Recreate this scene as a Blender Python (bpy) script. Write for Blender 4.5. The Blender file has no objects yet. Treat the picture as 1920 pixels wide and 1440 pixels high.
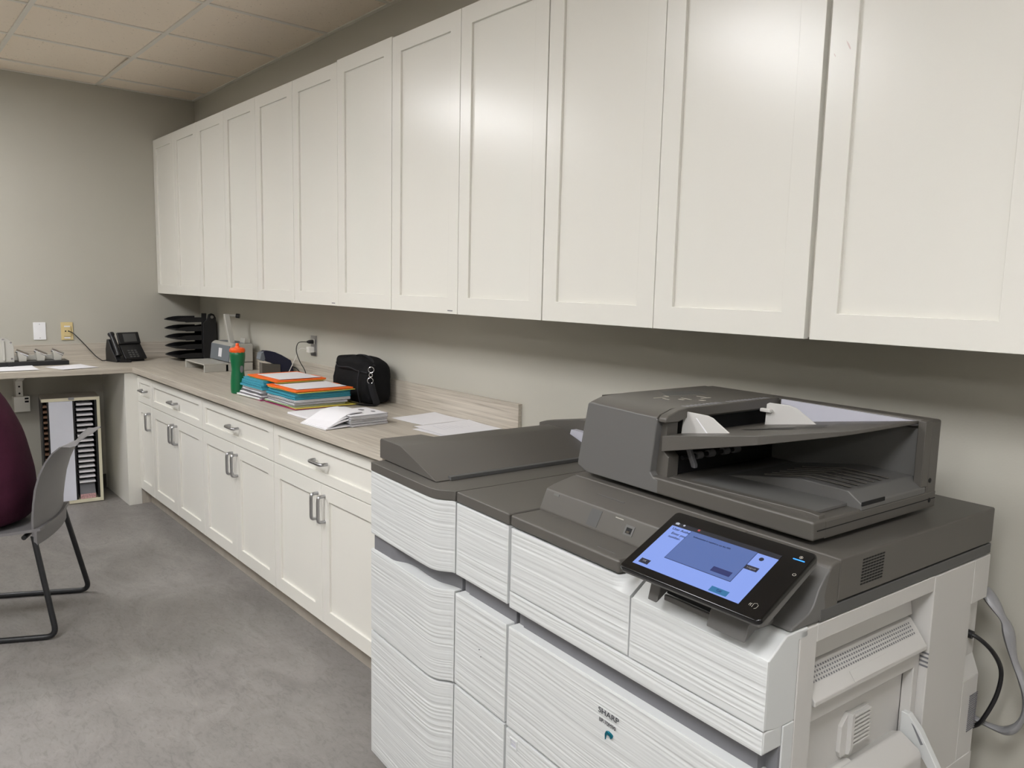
import bpy, bmesh, math, random
from mathutils import Vector, Matrix

# ------------------------------------------------------------------ camera, world, exposure
sc = bpy.context.scene
COL = sc.collection
cam_d = bpy.data.cameras.new('camera'); cam = bpy.data.objects.new('camera', cam_d); COL.objects.link(cam)
cam_d.sensor_fit = 'HORIZONTAL'; cam_d.sensor_width = 36.0
cam_d.lens = 1447.46 / 1920 * 36.0
cam_d.clip_start = 0.05
_f = Vector((-0.753755, 0.645108, -0.125257)); _r = Vector((0.647861, 0.761415, 0.022878)); _u = Vector((-0.110131, 0.063905, 0.991861))
M = Matrix((( _r.x, _u.x, -_f.x, 5.90727), (_r.y, _u.y, -_f.y, -1.98725), (_r.z, _u.z, -_f.z, 1.48442), (0, 0, 0, 1)))
cam.matrix_world = M
sc.camera = cam
w = bpy.data.worlds.new('world'); sc.world = w; w.use_nodes = True
w.node_tree.nodes['Background'].inputs[0].default_value = (0.8, 0.85, 1, 1)
w.node_tree.nodes['Background'].inputs[1].default_value = 0.05
sc.view_settings.view_transform = 'Standard'; sc.view_settings.look = 'None'
sc.view_settings.gamma = 1.0; sc.view_settings.exposure = 0.0; sc.view_settings.use_curve_mapping = False
LAMP = 31.5                      # strength of the ceiling troffers
LAMP_COL = (1.0, 1.0, 1.02)

# ------------------------------------------------------------------ helpers
def lin(c):
    return tuple((x/12.92 if x <= 0.04045 else ((x+0.055)/1.055)**2.4) for x in (v/255 for v in c)) + (1.0,)

def mat(name, rgb, rough=0.5, metal=0.0, spec=0.5, noise=None, bump=None, emit=None, coat=0.0, trans=0.0, sheen=0.0):
    """noise=(scale, amount, stretch) colour variation; bump=(scale, strength, stretch)"""
    m = bpy.data.materials.new(name); m.use_nodes = True
    nt = m.node_tree; b = nt.nodes['Principled BSDF']; L = nt.links.new
    c = lin(rgb)
    b.inputs['Base Color'].default_value = c
    b.inputs['Roughness'].default_value = rough
    b.inputs['Metallic'].default_value = metal
    b.inputs['Specular IOR Level'].default_value = spec
    b.inputs['Coat Weight'].default_value = coat
    b.inputs['Transmission Weight'].default_value = trans
    b.inputs['Sheen Weight'].default_value = sheen
    tc = nt.nodes.new('ShaderNodeTexCoord')
    def nz(scale, stretch, detail=4):
        mp = nt.nodes.new('ShaderNodeMapping'); mp.inputs['Scale'].default_value = stretch
        L(tc.outputs['Object'], mp.inputs['Vector'])
        n = nt.nodes.new('ShaderNodeTexNoise'); n.inputs['Scale'].default_value = scale; n.inputs['Detail'].default_value = detail
        L(mp.outputs[0], n.inputs['Vector']); return n
    n = nz(*( (noise[0], noise[2]) if noise else (6.0, (1, 1, 1)) ))
    amt = noise[1] if noise else 0.03
    rp = nt.nodes.new('ShaderNodeValToRGB')
    rp.color_ramp.elements[0].position = 0.3; rp.color_ramp.elements[1].position = 0.7
    rp.color_ramp.elements[0].color = tuple(x*(1-amt) for x in c[:3]) + (1,)
    rp.color_ramp.elements[1].color = tuple(min(1, x*(1+amt)) for x in c[:3]) + (1,)
    L(n.outputs['Fac'], rp.inputs[0]); L(rp.outputs[0], b.inputs['Base Color'])
    if bump:
        n2 = nz(bump[0], bump[2], 3)
        bp = nt.nodes.new('ShaderNodeBump'); bp.inputs['Strength'].default_value = bump[1]; bp.inputs['Distance'].default_value = 0.002
        L(n2.outputs['Fac'], bp.inputs['Height']); L(bp.outputs[0], b.inputs['Normal'])
    if emit:
        b.inputs['Emission Color'].default_value = lin(emit[0]); b.inputs['Emission Strength'].default_value = emit[1]
    return m

U = (1, 1, 1)
MT = {}
MT['wall'] = mat('wall_paint', (181, 178, 167), 0.75, noise=(2.0, 0.02, U), bump=(180, 0.15, U))
MT['tile_dark'] = None
MT['door'] = mat('white_lacquer', (227, 225, 217), 0.25, spec=0.42, noise=(1.5, 0.01, U), bump=(90, 0.03, U))
MT['carcass'] = mat('cabinet_side', (214, 210, 200), 0.5)
MT['cove_base'] = mat('dark_grey_cove_base', (70, 66, 60), 0.8)  # dark grey of the baseboards themselves
MT['kick'] = mat('toe_kick_laminate', (178, 170, 158), 0.6, noise=(12, 0.1, (1, 6, 1)))
MT['tee'] = mat('ceiling_grid_metal', (226, 222, 212), 0.5)
MT['steel'] = mat('brushed_nickel', (176, 176, 178), 0.28, metal=1.0)
MT['chrome'] = mat('chrome', (215, 215, 218), 0.12, metal=1.0)
MT['plastic_white'] = mat('printer_white', (202, 204, 203), 0.42, noise=(3, 0.01, U))
MT['plastic_side'] = mat('printer_side_white', (194, 192, 188), 0.45, noise=(3, 0.01, U))
MT['plastic_dark'] = mat('printer_dark_grey', (85, 82, 77), 0.42, noise=(4, 0.02, U), bump=(900, 0.06, U))
MT['plastic_mid'] = mat('printer_mid_grey', (98, 97, 95), 0.45, noise=(4, 0.02, U), bump=(900, 0.06, U))
MT['plastic_light'] = mat('printer_light_grey', (196, 194, 190), 0.45)
MT['plastic_lilac'] = mat('printer_pale_tray_wall', (186, 186, 196), 0.5, noise=(9, 0.03, U))
MT['plastic_strip'] = mat('printer_strip_grey', (78, 78, 77), 0.45)
MT['black'] = mat('black_plastic', (24, 24, 26), 0.4)
MT['blackmatt'] = mat('black_matt', (12, 12, 13), 0.8)
MT['recess'] = mat('recess_grey', (112, 112, 116), 0.6)
MT['glassblack'] = mat('glossy_black_bezel', (9, 9, 11), 0.18, spec=0.5)
MT['paper'] = mat('white_paper', (228, 227, 230), 0.75, noise=(20, 0.015, U))
MT['ink'] = mat('ink', (60, 60, 66), 0.7)
MT['inkgrey'] = mat('grey_ink', (120, 120, 124), 0.7)
MT['orange'] = mat('orange_card', (245, 110, 30), 0.55)
MT['yellow'] = mat('yellow_card', (222, 205, 90), 0.6)
MT['blue'] = mat('turquoise_card', (60, 150, 172), 0.55, noise=(30, 0.05, U))
MT['magenta'] = mat('magenta_card', (150, 45, 95), 0.6)
MT['leafgreen'] = mat('green_print', (120, 160, 80), 0.6, noise=(60, 0.35, U))
MT['bottle'] = mat('green_squeeze_plastic', (14, 102, 62), 0.35, spec=0.5)
MT['lid'] = mat('orange_lid_plastic', (240, 92, 26), 0.4)
MT['navy'] = mat('navy_plastic', (24, 28, 52), 0.35)
MT['smoke'] = mat('smoky_plastic', (88, 84, 78), 0.3)
MT['bag'] = mat('black_nylon', (13, 13, 15), 0.85, noise=(40, 0.25, U), bump=(260, 0.4, U), spec=0.25)
MT['strap'] = mat('woven_black_webbing', (16, 17, 24), 0.7, bump=(600, 0.4, U))
MT['greycase'] = mat('pale_grey_enamel', (176, 174, 166), 0.5)
MT['slate'] = mat('slate_grey_enamel', (112, 118, 124), 0.45)
MT['beige'] = mat('almond_plastic', (212, 192, 140), 0.5)
MT['white_plate'] = mat('white_cover_plate', (238, 238, 240), 0.4)
MT['cream'] = mat('cream_edge_banding', (222, 216, 190), 0.55)
MT['rackbrown'] = mat('brown_shelf', (110, 82, 62), 0.6)
MT['racktop'] = mat('grey_rack_top', (182, 176, 166), 0.6)
MT['rackdoor'] = mat('white_rack_panel', (222, 224, 234), 0.5)
MT['chair'] = mat('grey_chair_plastic', (112, 110, 111), 0.45, noise=(10, 0.03, U), bump=(400, 0.1, U))
MT['frame_black'] = mat('black_powder_coat', (22, 23, 26), 0.4)
MT['shirt'] = mat('burgundy_knit', (62, 24, 42), 0.85, noise=(18, 0.12, U), bump=(300, 0.5, U), spec=0.2)
MT['trousers'] = mat('black_cloth', (28, 26, 30), 0.85, bump=(300, 0.4, U))
MT['skin'] = mat('skin', (205, 160, 135), 0.5)
MT['hair'] = mat('brown_hair', (66, 46, 34), 0.6, noise=(60, 0.3, (1, 1, 0.2)))
MT['cord_white'] = mat('white_cord', (222, 220, 214), 0.5)
MT['sleeve'] = mat('grey_cable_sleeve', (140, 140, 142), 0.35, bump=(90, 0.5, U), spec=0.6)
MT['teal'] = mat('teal_metal_badge', (20, 118, 138), 0.15, metal=0.8)
MT['diffuser'] = mat('lamp_diffuser', (255, 250, 240), 0.6)
def emission(name, rgb, s):
    m = bpy.data.materials.new(name); m.use_nodes = True; nt = m.node_tree
    for n in list(nt.nodes): nt.nodes.remove(n)
    e = nt.nodes.new('ShaderNodeEmission'); o = nt.nodes.new('ShaderNodeOutputMaterial')
    e.inputs[0].default_value = rgb if len(rgb) == 4 else tuple(rgb) + (1,); e.inputs[1].default_value = s
    nt.links.new(e.outputs[0], o.inputs[0]); return m
MT['lampglow'] = emission('troffer_glow', LAMP_COL, LAMP)
MT['scr_bg'] = mat('screen_page', (20, 20, 22), 0.25, emit=((140, 166, 242), 0.95))
MT['scr_pop'] = mat('screen_popup', (20, 20, 22), 0.25, emit=((92, 116, 178), 0.9))
MT['scr_popedge'] = mat('screen_popup_edge', (20, 20, 22), 0.25, emit=((70, 84, 130), 0.6))
MT['scr_bar'] = mat('screen_bar', (20, 20, 22), 0.25, emit=((38, 40, 50), 0.8))
MT['scr_btn'] = mat('screen_dark_button', (20, 20, 22), 0.25, emit=((44, 46, 66), 0.8))
MT['scr_btn2'] = mat('screen_indigo_button', (20, 20, 22), 0.25, emit=((44, 54, 110), 0.9))
MT['scr_ok'] = mat('screen_ok_button', (20, 20, 22), 0.25, emit=((52, 120, 170), 0.9))
MT['scr_txt'] = mat('screen_text', (10, 10, 14), 0.4, emit=((36, 44, 78), 0.6))
MT['scr_white'] = mat('screen_icon', (60, 60, 60), 0.4, emit=((200, 205, 220), 0.7))
MT['scr_red'] = mat('screen_red_icon', (60, 20, 20), 0.4, emit=((200, 90, 90), 0.7))
MT['led'] = mat('blue_led', (20, 60, 120), 0.4, emit=((60, 150, 255), 1.6))
MT['icon'] = mat('printed_icon', (170, 165, 155), 0.5)

def laminate(name, axis):
    m = bpy.data.materials.new(name); m.use_nodes = True; nt = m.node_tree; b = nt.nodes['Principled BSDF']; L = nt.links.new
    tc = nt.nodes.new('ShaderNodeTexCoord')
    def n(sc_, st, det=5):
        mp = nt.nodes.new('ShaderNodeMapping'); mp.inputs['Scale'].default_value = st; L(tc.outputs['Object'], mp.inputs[0])
        k = nt.nodes.new('ShaderNodeTexNoise'); k.inputs['Scale'].default_value = sc_; k.inputs['Detail'].default_value = det
        k.inputs['Roughness'].default_value = 0.65; L(mp.outputs[0], k.inputs[0]); return k
    st1 = (1.0, 46, 46) if axis == 'x' else (46, 1.0, 46)
    st2 = (0.25, 16, 16) if axis == 'x' else (16, 0.25, 16)
    a = n(3.0, st1); c = n(1.2, st2, 2)
    r1 = nt.nodes.new('ShaderNodeValToRGB'); e = r1.color_ramp.elements
    e[0].position = 0.25; e[0].color = lin((150, 141, 129)); e[1].position = 0.75; e[1].color = lin((208, 201, 188))
    x = r1.color_ramp.elements.new(0.45); x.color = lin((184, 176, 163))
    L(a.outputs['Fac'], r1.inputs[0])
    r2 = nt.nodes.new('ShaderNodeValToRGB'); e = r2.color_ramp.elements
    e[0].position = 0.35; e[0].color = (0.86, 0.85, 0.84, 1); e[1].position = 0.6; e[1].color = (1, 1, 1, 1)
    L(c.outputs['Fac'], r2.inputs[0])
    mx = nt.nodes.new('ShaderNodeMix'); mx.data_type = 'RGBA'; mx.blend_type = 'MULTIPLY'; mx.inputs[0].default_value = 1
    L(r1.outputs[0], mx.inputs[6]); L(r2.outputs[0], mx.inputs[7]); L(mx.outputs[2], b.inputs['Base Color'])
    b.inputs['Roughness'].default_value = 0.38
    return m
MT['lam_x'] = laminate('woodgrain_laminate_long', 'x'); MT['lam_y'] = laminate('woodgrain_laminate_short', 'y')

def floor_mat():
    m = bpy.data.materials.new('mottled_linoleum'); m.use_nodes = True; nt = m.node_tree; b = nt.nodes['Principled BSDF']; L = nt.links.new
    tc = nt.nodes.new('ShaderNodeTexCoord')
    def n(s, st, det=6, dist=0.6, rough=0.6):
        mp = nt.nodes.new('ShaderNodeMapping'); mp.inputs['Scale'].default_value = st; mp.inputs['Rotation'].default_value = (0, 0, 0.25); L(tc.outputs['Object'], mp.inputs[0])
        k = nt.nodes.new('ShaderNodeTexNoise'); k.inputs['Scale'].default_value = s; k.inputs['Detail'].default_value = det; k.inputs['Distortion'].default_value = dist
        k.inputs['Roughness'].default_value = rough; L(mp.outputs[0], k.inputs[0]); return k
    a = n(2.6, (1.0, 1.7, 1), 8, 1.2, 0.68); c = n(20, (1, 2.4, 1), 5, 1.5, 0.7)
    r1 = nt.nodes.new('ShaderNodeValToRGB'); e = r1.color_ramp.elements
    e[0].position = 0.3; e[0].color = lin((117, 113, 110)); e[1].position = 0.7; e[1].color = lin((141, 137, 133)); L(a.outputs['Fac'], r1.inputs[0])
    r2 = nt.nodes.new('ShaderNodeValToRGB'); e = r2.color_ramp.elements
    e[0].position = 0.35; e[0].color = (0.82, 0.82, 0.82, 1); e[1].position = 0.72; e[1].color = (1.18, 1.16, 1.13, 1)
    x = e.new(0.5); x.color = (1, 1, 1, 1); x = e.new(0.6); x.color = (1.0, 1, 1, 1)
    L(c.outputs['Fac'], r2.inputs[0])
    mx = nt.nodes.new('ShaderNodeMix'); mx.data_type = 'RGBA'; mx.blend_type = 'MULTIPLY'; mx.inputs[0].default_value = 1
    L(r1.outputs[0], mx.inputs[6]); L(r2.outputs[0], mx.inputs[7]); L(mx.outputs[2], b.inputs['Base Color'])
    b.inputs['Roughness'].default_value = 0.5
    return m
MT['floor'] = floor_mat()

def tile_mat():
    m = bpy.data.materials.new('fissured_ceiling_tile'); m.use_nodes = True; nt = m.node_tree; b = nt.nodes['Principled BSDF']; L = nt.links.new
    tc = nt.nodes.new('ShaderNodeTexCoord')
    k = nt.nodes.new('ShaderNodeTexNoise'); k.inputs['Scale'].default_value = 70; k.inputs['Detail'].default_value = 4; k.inputs['Roughness'].default_value = 0.7
    L(tc.outputs['Object'], k.inputs[0])
    r = nt.nodes.new('ShaderNodeValToRGB'); e = r.color_ramp.elements
    e[0].position = 0.29; e[0].color = lin((160, 146, 130)); e[1].position = 0.36; e[1].color = lin((242, 230, 213)); L(k.outputs['Fac'], r.inputs[0])
    L(r.outputs[0], b.inputs['Base Color']); b.inputs['Roughness'].default_value = 0.9
    bp = nt.nodes.new('ShaderNodeBump'); bp.inputs['Strength'].default_value = 0.5; bp.inputs['Distance'].default_value = 0.003; L(k.outputs['Fac'], bp.inputs['Height']); L(bp.outputs[0], b.inputs['Normal'])
    return m
MT['tile'] = tile_mat()

class MB:
    def __init__(s): s.v = []; s.f = []
    def add(s, vs, fs, mtx=None):
        n = len(s.v)
        s.v += [tuple(mtx @ Vector(p)) if mtx else tuple(p) for p in vs]
        s.f += [tuple(i+n for i in f) for f in fs]; return s
    def box(s, x0, x1, y0, y1, z0, z1, mtx=None):
        vs = [(x, y, z) for x in (x0, x1) for y in (y0, y1) for z in (z0, z1)]
        return s.add(vs, [(0, 1, 3, 2), (4, 6, 7, 5), (0, 4, 5, 1), (2, 3, 7, 6), (0, 2, 6, 4), (1, 5, 7, 3)], mtx)
    def prism(s, poly, ax, a0, a1, mtx=None):
        """poly in the two remaining axes (order x,y,z without ax), extruded from a0 to a1"""
        area = sum(poly[i][0]*poly[(i+1) % len(poly)][1]-poly[(i+1) % len(poly)][0]*poly[i][1] for i in range(len(poly)))
        if area < 0: poly = poly[::-1]
        def P(p, a):
            if ax == 'x': return (a, p[0], p[1])
            if ax == 'y': return (p[0], a, p[1])
            return (p[0], p[1], a)
        n = len(poly); vs = [P(p, a0) for p in poly]+[P(p, a1) for p in poly]
        flip = (ax == 'y') != (a1 < a0)
        fs = [tuple(range(n))[::-1], tuple(range(n, 2*n))]+[(i, (i+1) % n, (i+1) % n+n, i+n) for i in range(n)]
        if flip: fs = [f[::-1] for f in fs]
        return s.add(vs, fs, mtx)
    def lathe(s, prof, n=24, c=(0, 0), cap=True, mtx=None, sx=1, sy=1):
        vs = []; fs = []
        for (r, z) in prof:
            for k in range(n):
                a = 2*math.pi*k/n; vs.append((c[0]+r*sx*math.cos(a), c[1]+r*sy*math.sin(a), z))
        for i in range(len(prof)-1):
            for k in range(n):
                fs.append((i*n+k, i*n+(k+1) % n, (i+1)*n+(k+1) % n, (i+1)*n+k))
        if cap: fs += [tuple(range(n))[::-1], tuple(range((len(prof)-1)*n, len(prof)*n))]
        return s.add(vs, fs, mtx)
    def tube(s, pts, r, n=10, closed=False, flat=1.0, mtx=None):
        pts = [Vector(p) for p in pts]; vs = []; fs = []; up = None
        N = len(pts); rs = r if isinstance(r, (list, tuple)) else [r]*N
        for i, p in enumerate(pts):
            if closed: t = pts[(i+1) % N]-pts[i-1]
            else: t = (pts[min(i+1, N-1)]-pts[max(i-1, 0)])
            t.normalize()
            if up is None:
                up = Vector((0, 0, 1)) if abs(t.z) < 0.9 else Vector((1, 0, 0))
            a = t.cross(up); a.normalize(); b = a.cross(t); b.normalize(); up = b
            for k in range(n):
                g = 2*math.pi*k/n; vs.append(tuple(p+a*(rs[i]*math.cos(g))+b*(rs[i]*flat*math.sin(g))))
        m = N if closed else N-1
        for i in range(m):
            j = (i+1) % N
            for k in range(n): fs.append((i*n+k, i*n+(k+1) % n, j*n+(k+1) % n, j*n+k))
        if not closed: fs += [tuple(range(n))[::-1], tuple(range((N-1)*n, N*n))]
        return s.add(vs, fs, mtx)
    def ring(s, o, i, y0, y1, back=True):
        """frame in the x-z plane: outer (x0,x1,z0,z1), inner rect, from y0 (front) to y1"""
        def q(r, y): x0, x1, z0, z1 = r; return [(x0, y, z0), (x1, y, z0), (x1, y, z1), (x0, y, z1)]
        vs = q(o, y0)+q(i, y0)+q(o, y1)+q(i, y1); fs = []
        for k in range(4):
            j = (k+1) % 4
            fs += [(k, j, 4+j, 4+k), (8+k, 12+k, 12+j, 8+j), (k, 8+k, 8+j, j), (4+k, 4+j, 12+j, 12+k)]
        return s.add(vs, fs)

def smooth_path(pts, k=6):
    """Catmull-Rom through pts"""
    P = [Vector(p) for p in pts]; out = []
    for i in range(len(P)-1):
        a = P[max(i-1, 0)]; b = P[i]; c = P[i+1]; d = P[min(i+2, len(P)-1)]
        for t in range(k):
            u = t/k; out.append(0.5*((2*b)+(c-a)*u+(2*a-5*b+4*c-d)*u*u+(3*b-a-3*c+d)*u**3))
    out.append(P[-1]); return out

def fillet(pts, r, k=5):
    P = [Vector(p) for p in pts]; out = [P[0]]
    for i in range(1, len(P)-1):
        a = (P[i-1]-P[i]); b = (P[i+1]-P[i]); d = min(r, a.length/2, b.length/2); a.normalize(); b.normalize()
        s_, e_ = P[i]+a*d, P[i]+b*d
        for t in range(k+1):
            u = t/k; out.append(s_*(1-u)**2+P[i]*2*u*(1-u)+e_*u*u)
    out.append(P[-1]); return out

def obj(name, mb, m, parent=None, bevel=0.0, seg=2, smooth=False, mtx=None, recalc=True):
    me = bpy.data.meshes.new(name); me.from_pydata(mb.v, [], mb.f)
    if recalc:
        bm = bmesh.new(); bm.from_mesh(me); bmesh.ops.recalc_face_normals(bm, faces=bm.faces); bm.to_mesh(me); bm.free()
    mm = MT[m] if isinstance(m, str) else m
    me.materials.append(mm)
    if smooth or bevel: me.polygons.foreach_set('use_smooth', [True]*len(me.polygons))
    if smooth and not bevel:
        me.set_sharp_from_angle(angle=math.radians(40))
    o = bpy.data.objects.new(name, me); COL.objects.link(o)
    if bevel:
        b = o.modifiers.new('bevel', 'BEVEL'); b.width = bevel; b.segments = seg; b.limit_method = 'ANGLE'; b.angle_limit = math.radians(28); b.harden_normals = True
    if parent: o.parent = parent
    if mtx: o.matrix_local = mtx
    return o

def tag(o, label=None, cat=None, group=None, kind=None):
    if label: o['label'] = label
    if cat: o['category'] = cat
    if group: o['group'] = group
    if kind: o['kind'] = kind
    return o
def thing(name, label, cat, loc=(0, 0, 0), rz=0.0, group=None):
    e = bpy.data.objects.new(name, None); e.empty_display_size = 0.1; COL.objects.link(e)
    e.location = loc; e.rotation_euler = (0, 0, rz); tag(e, label, cat, group); return e
def part(name, mb, m, parent, label=None, **k):
    o = obj(name, mb, m, parent, **k)
    if label: o['label'] = label
    return o
def B(*a): return MB().box(*a)
def stuff(o): o['kind'] = 'stuff'; return o

def text_mb(body, size, bold=0.0, spacing=1.0, align='CENTER', sx=1.0):
    cu = bpy.data.curves.new('t', 'FONT'); cu.body = body; cu.size = size; cu.align_x = align; cu.align_y = 'CENTER'
    cu.offset = bold; cu.space_character = spacing; cu.extrude = 0.0002; cu.resolution_u = 3
    o = bpy.data.objects.new('t', cu); COL.objects.link(o)
    bpy.context.view_layer.update()
    dg = bpy.context.evaluated_depsgraph_get(); me = bpy.data.meshes.new_from_object(o.evaluated_get(dg))
    mb = MB(); mb.add([(v.co.x*sx, v.co.y, v.co.z) for v in me.vertices], [tuple(p.vertices) for p in me.polygons])
    bpy.data.objects.remove(o); bpy.data.curves.remove(cu); bpy.data.meshes.remove(me)
    return mb

# value noise for ripples
_rng = random.Random(7); _tab = [_rng.random() for _ in range(4096)]
def _h(i, j): return _tab[(i*157+j*1013+(i*j) % 97) & 4095]
def vnoise(x, y):
    i, j = math.floor(x), math.floor(y); fx, fy = x-i, y-j
    fx = fx*fx*(3-2*fx); fy = fy*fy*(3-2*fy)
    return (_h(i, j)*(1-fx)+_h(i+1, j)*fx)*(1-fy)+(_h(i, j+1)*(1-fx)+_h(i+1, j+1)*fx)*fy

# ------------------------------------------------------------------ room
X0, X1, Y0, ZC = -0.03, 9.9, -5.9, 2.762
def struct(name, mb, m, **k):
    o = obj(name, mb, m, **k); o['kind'] = 'structure'; return o
struct('floor', B(X0-.1, X1+.1, Y0-.1, .1, -.1, 0), 'floor')
struct('wall_left', B(X0-.1, X0, Y0-.1, .1, 0, 3.05), 'wall')
struct('wall_back', B(X0, X1, 0, .1, 0, 3.05), 'wall')
struct('wall_right', B(X1, X1+.1, Y0-.1, .1, 0, 3.05), 'wall')
struct('wall_front', B(X0, X1, Y0-.1, Y0, 0, 3.05), 'wall')
ceil = struct('ceiling', B(X0-.1, X1+.1, Y0-.1, .1, 3.05, 3.15), 'tee')
struct('baseboard_left', B(X0, X0+.008, Y0, -.685, 0, .1), 'cove_base', bevel=.002)
struct('baseboard_back', B(3.62, X1, -.008, 0, 0, .1), 'cove_base', bevel=.002)
# grid
XG, YG, GP = 0.2404, -0.6387, 0.6096
xs = [X0]+[XG+GP*k for k in range(24) if XG+GP*k < X1-.05]+[X1]
ys = [0]+[YG-GP*k for k in range(20) if YG-GP*k > Y0+.05]+[Y0]
lampcells = {}
for ci in (3, 7, 11, 15):
    for rj in (3,):
        lampcells[(ci, rj)] = 1
        lampcells[(ci, rj+1)] = 2
def zt(): return 0.0
rng = random.Random(3)
lampcells[(11, 7)] = 1; lampcells[(11, 8)] = 2  # lone front-row lamp, added out of view to brighten below the wall cabinets
meshcache = {}
for i in range(len(xs)-1):
    for j in range(len(ys)-1):
        lc = lampcells.get((i+1, j))
        if lc: continue
        xa, xb, ya, yb = xs[i], xs[i+1], ys[j+1], ys[j]
        key = (round(xb-xa, 3), round(yb-ya, 3))
        if key not in meshcache:
            mb = B(-key[0]/2+.006, key[0]/2-.006, -key[1]/2+.006, key[1]/2-.006, .004, .02)
            o = obj('ceiling_tile', mb, 'tile', ceil); meshcache[key] = o.data
        else:
            o = bpy.data.objects.new('ceiling_tile', meshcache[key]); COL.objects.link(o); o.parent = ceil
        o.location = ((xa+xb)/2, (ya+yb)/2, ZC)
        if i == 1 and j == 1: o.rotation_euler = (math.radians(0.0), math.radians(-1.0), 0); o.location.z += .007
for x in xs[1:-1]:
    for j in range(len(ys)-1):
        o = obj('ceiling_tee', B(x-.012, x+.012, ys[j+1]+.012, ys[j]-.012, ZC-.001, ZC+.006), 'tee', ceil)
for y in ys[1:-1]:
    obj('ceiling_main_tee', B(X0, X1, y-.012, y+.012, ZC-.002, ZC+.006), 'tee', ceil)
mb = MB(); mb.box(X0, X1, -.022, 0, ZC-.002, ZC+.003); mb.box(X0, X0+.022, Y0, 0, ZC-.002, ZC+.003)
mb.box(X1-.022, X1, Y0, 0, ZC-.002, ZC+.003); mb.box(X0, X1, Y0, Y0+.022, ZC-.002, ZC+.003)
obj('wall_angle', mb, 'tee', ceil)
place = {(11, 7): 'unseen, added in the front row as fill light', (3, 3): 'over the guest chair', (7, 3): 'over the finisher', (11, 3): 'over the copier panel', (15, 3): 'behind the copier'}
for (ci, rj), where in place.items():
    xa, xb = xs[ci-1], xs[ci]; yb, ya = ys[rj], ys[rj+2]
    t = thing('ceiling_light', 'recessed white troffer light in the ceiling grid, ' + where, 'ceiling light', ((xa+xb)/2, (ya+yb)/2, ZC), group='recessed troffer lights')
    W2, H2 = (xb-xa)/2-.008, (yb-ya)/2-.008
    mb = MB().ring((-W2, W2, -H2, H2), (-W2+.03, W2-.03, -H2+.03, H2-.03), 0, .05)
    mb.v = [(x, z, y) for x, y, z in mb.v]
    part('lamp_frame', mb, 'tee', t)
    part('lamp_diffuser', B(-W2+.03, W2-.03, -H2+.03, H2-.03, .012, .02), 'lampglow', t)

# ------------------------------------------------------------------ cabinets
def shaker(name, parent, x0, x1, z0, z1, yf, th=.02, st=.062, rl=.062, handle=None):
    """door or drawer front; yf is the front plane (faces -y)"""
    d = part(name, MB().ring((x0, x1, z0, z1), (x0+st, x1-st, z0+rl, z1-rl), yf, yf+th), 'door', parent, bevel=.0012)
    part('recessed_panel', B(x0+st-.001, x1-st+.001, yf+.009, yf+th-.003, z0+rl-.001, z1-rl+.001), 'door', d)
    if handle:
        kind, hx, hz = handle
        if kind == 'v': base = [(hx, yf, hz+.052), (hx, yf-.03, hz+.052), (hx, yf-.03, hz-.052), (hx, yf, hz-.052)]
        else: base = [(hx-.052, yf, hz), (hx-.052, yf-.03, hz), (hx+.052, yf-.03, hz), (hx+.052, yf, hz)]
        part('handle', MB().tube(fillet(base, .0295, 8), .0068, 12), 'steel', d, smooth=True)
    return d

SU, WU, ZB, ZT, YU = 1.3257, .9142, 1.378, 2.4466, -.295
SB, YB = 1.7649, -.605
ucount = 0
def upper(x0, x1, doors, label):
    t = thing('upper_cabinet', label, 'cabinet', (0, 0, 0), group='white upper wall cabinets')
    part('body', B(x0+.001, x1-.001, YU+.021, -.002, ZB+.004, ZT-.002), 'carcass', t, bevel=.001)
    for (a, b, dz) in doors:
        d = shaker('door', t, a, b, ZB, ZT+dz, YU)
        if abs(a-2.24) < .02 or abs(a-3.155) < .02:
            part('maker_stamp', B(b-.060, b-.028, YU-.0003, YU+.0002, ZB+.010, ZB+.014), 'inkgrey', d)
    return t
L0 = SU-WU
upper(X0+.002, L0, [(X0+.003, L0-.001, 0)], 'narrow white shaker wall cabinet in the far corner above the tray organiser')
lab = ['white double-door wall cabinet second from the far corner, above the hole punch and stapler',
       'white double-door wall cabinet third from the far corner, above the green bottle',
       'white double-door wall cabinet above the folders and wall outlet, its right door a little higher',
       'white double-door wall cabinet above the black bag, catching the left ceiling light glare',
       'white double-door wall cabinet above the finisher and document feeder',
       'nearest white wall cabinet above the copier, pink scuffs on its left stile']
gapr = [.002, .002, .003, .0045, .0125, .003]
for k in range(6):
    a = L0+WU*k; b = a+WU; m_ = (a+b)/2
    dz = (0, .006) if k == 2 else (0, 0)
    lg = gapr[k-1]/2 if k else .001
    rg = gapr[k]/2
    upper(a, b, [(a+lg+.0005, m_-.0012, dz[0]), (m_+.0012, b-rg-.0005, dz[1])], lab[k])
# pink scuff marks on the nearest cabinet, flat stains
MT['scuff'] = mat('pinkish_scuff', (206, 190, 184), 0.45)

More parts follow.
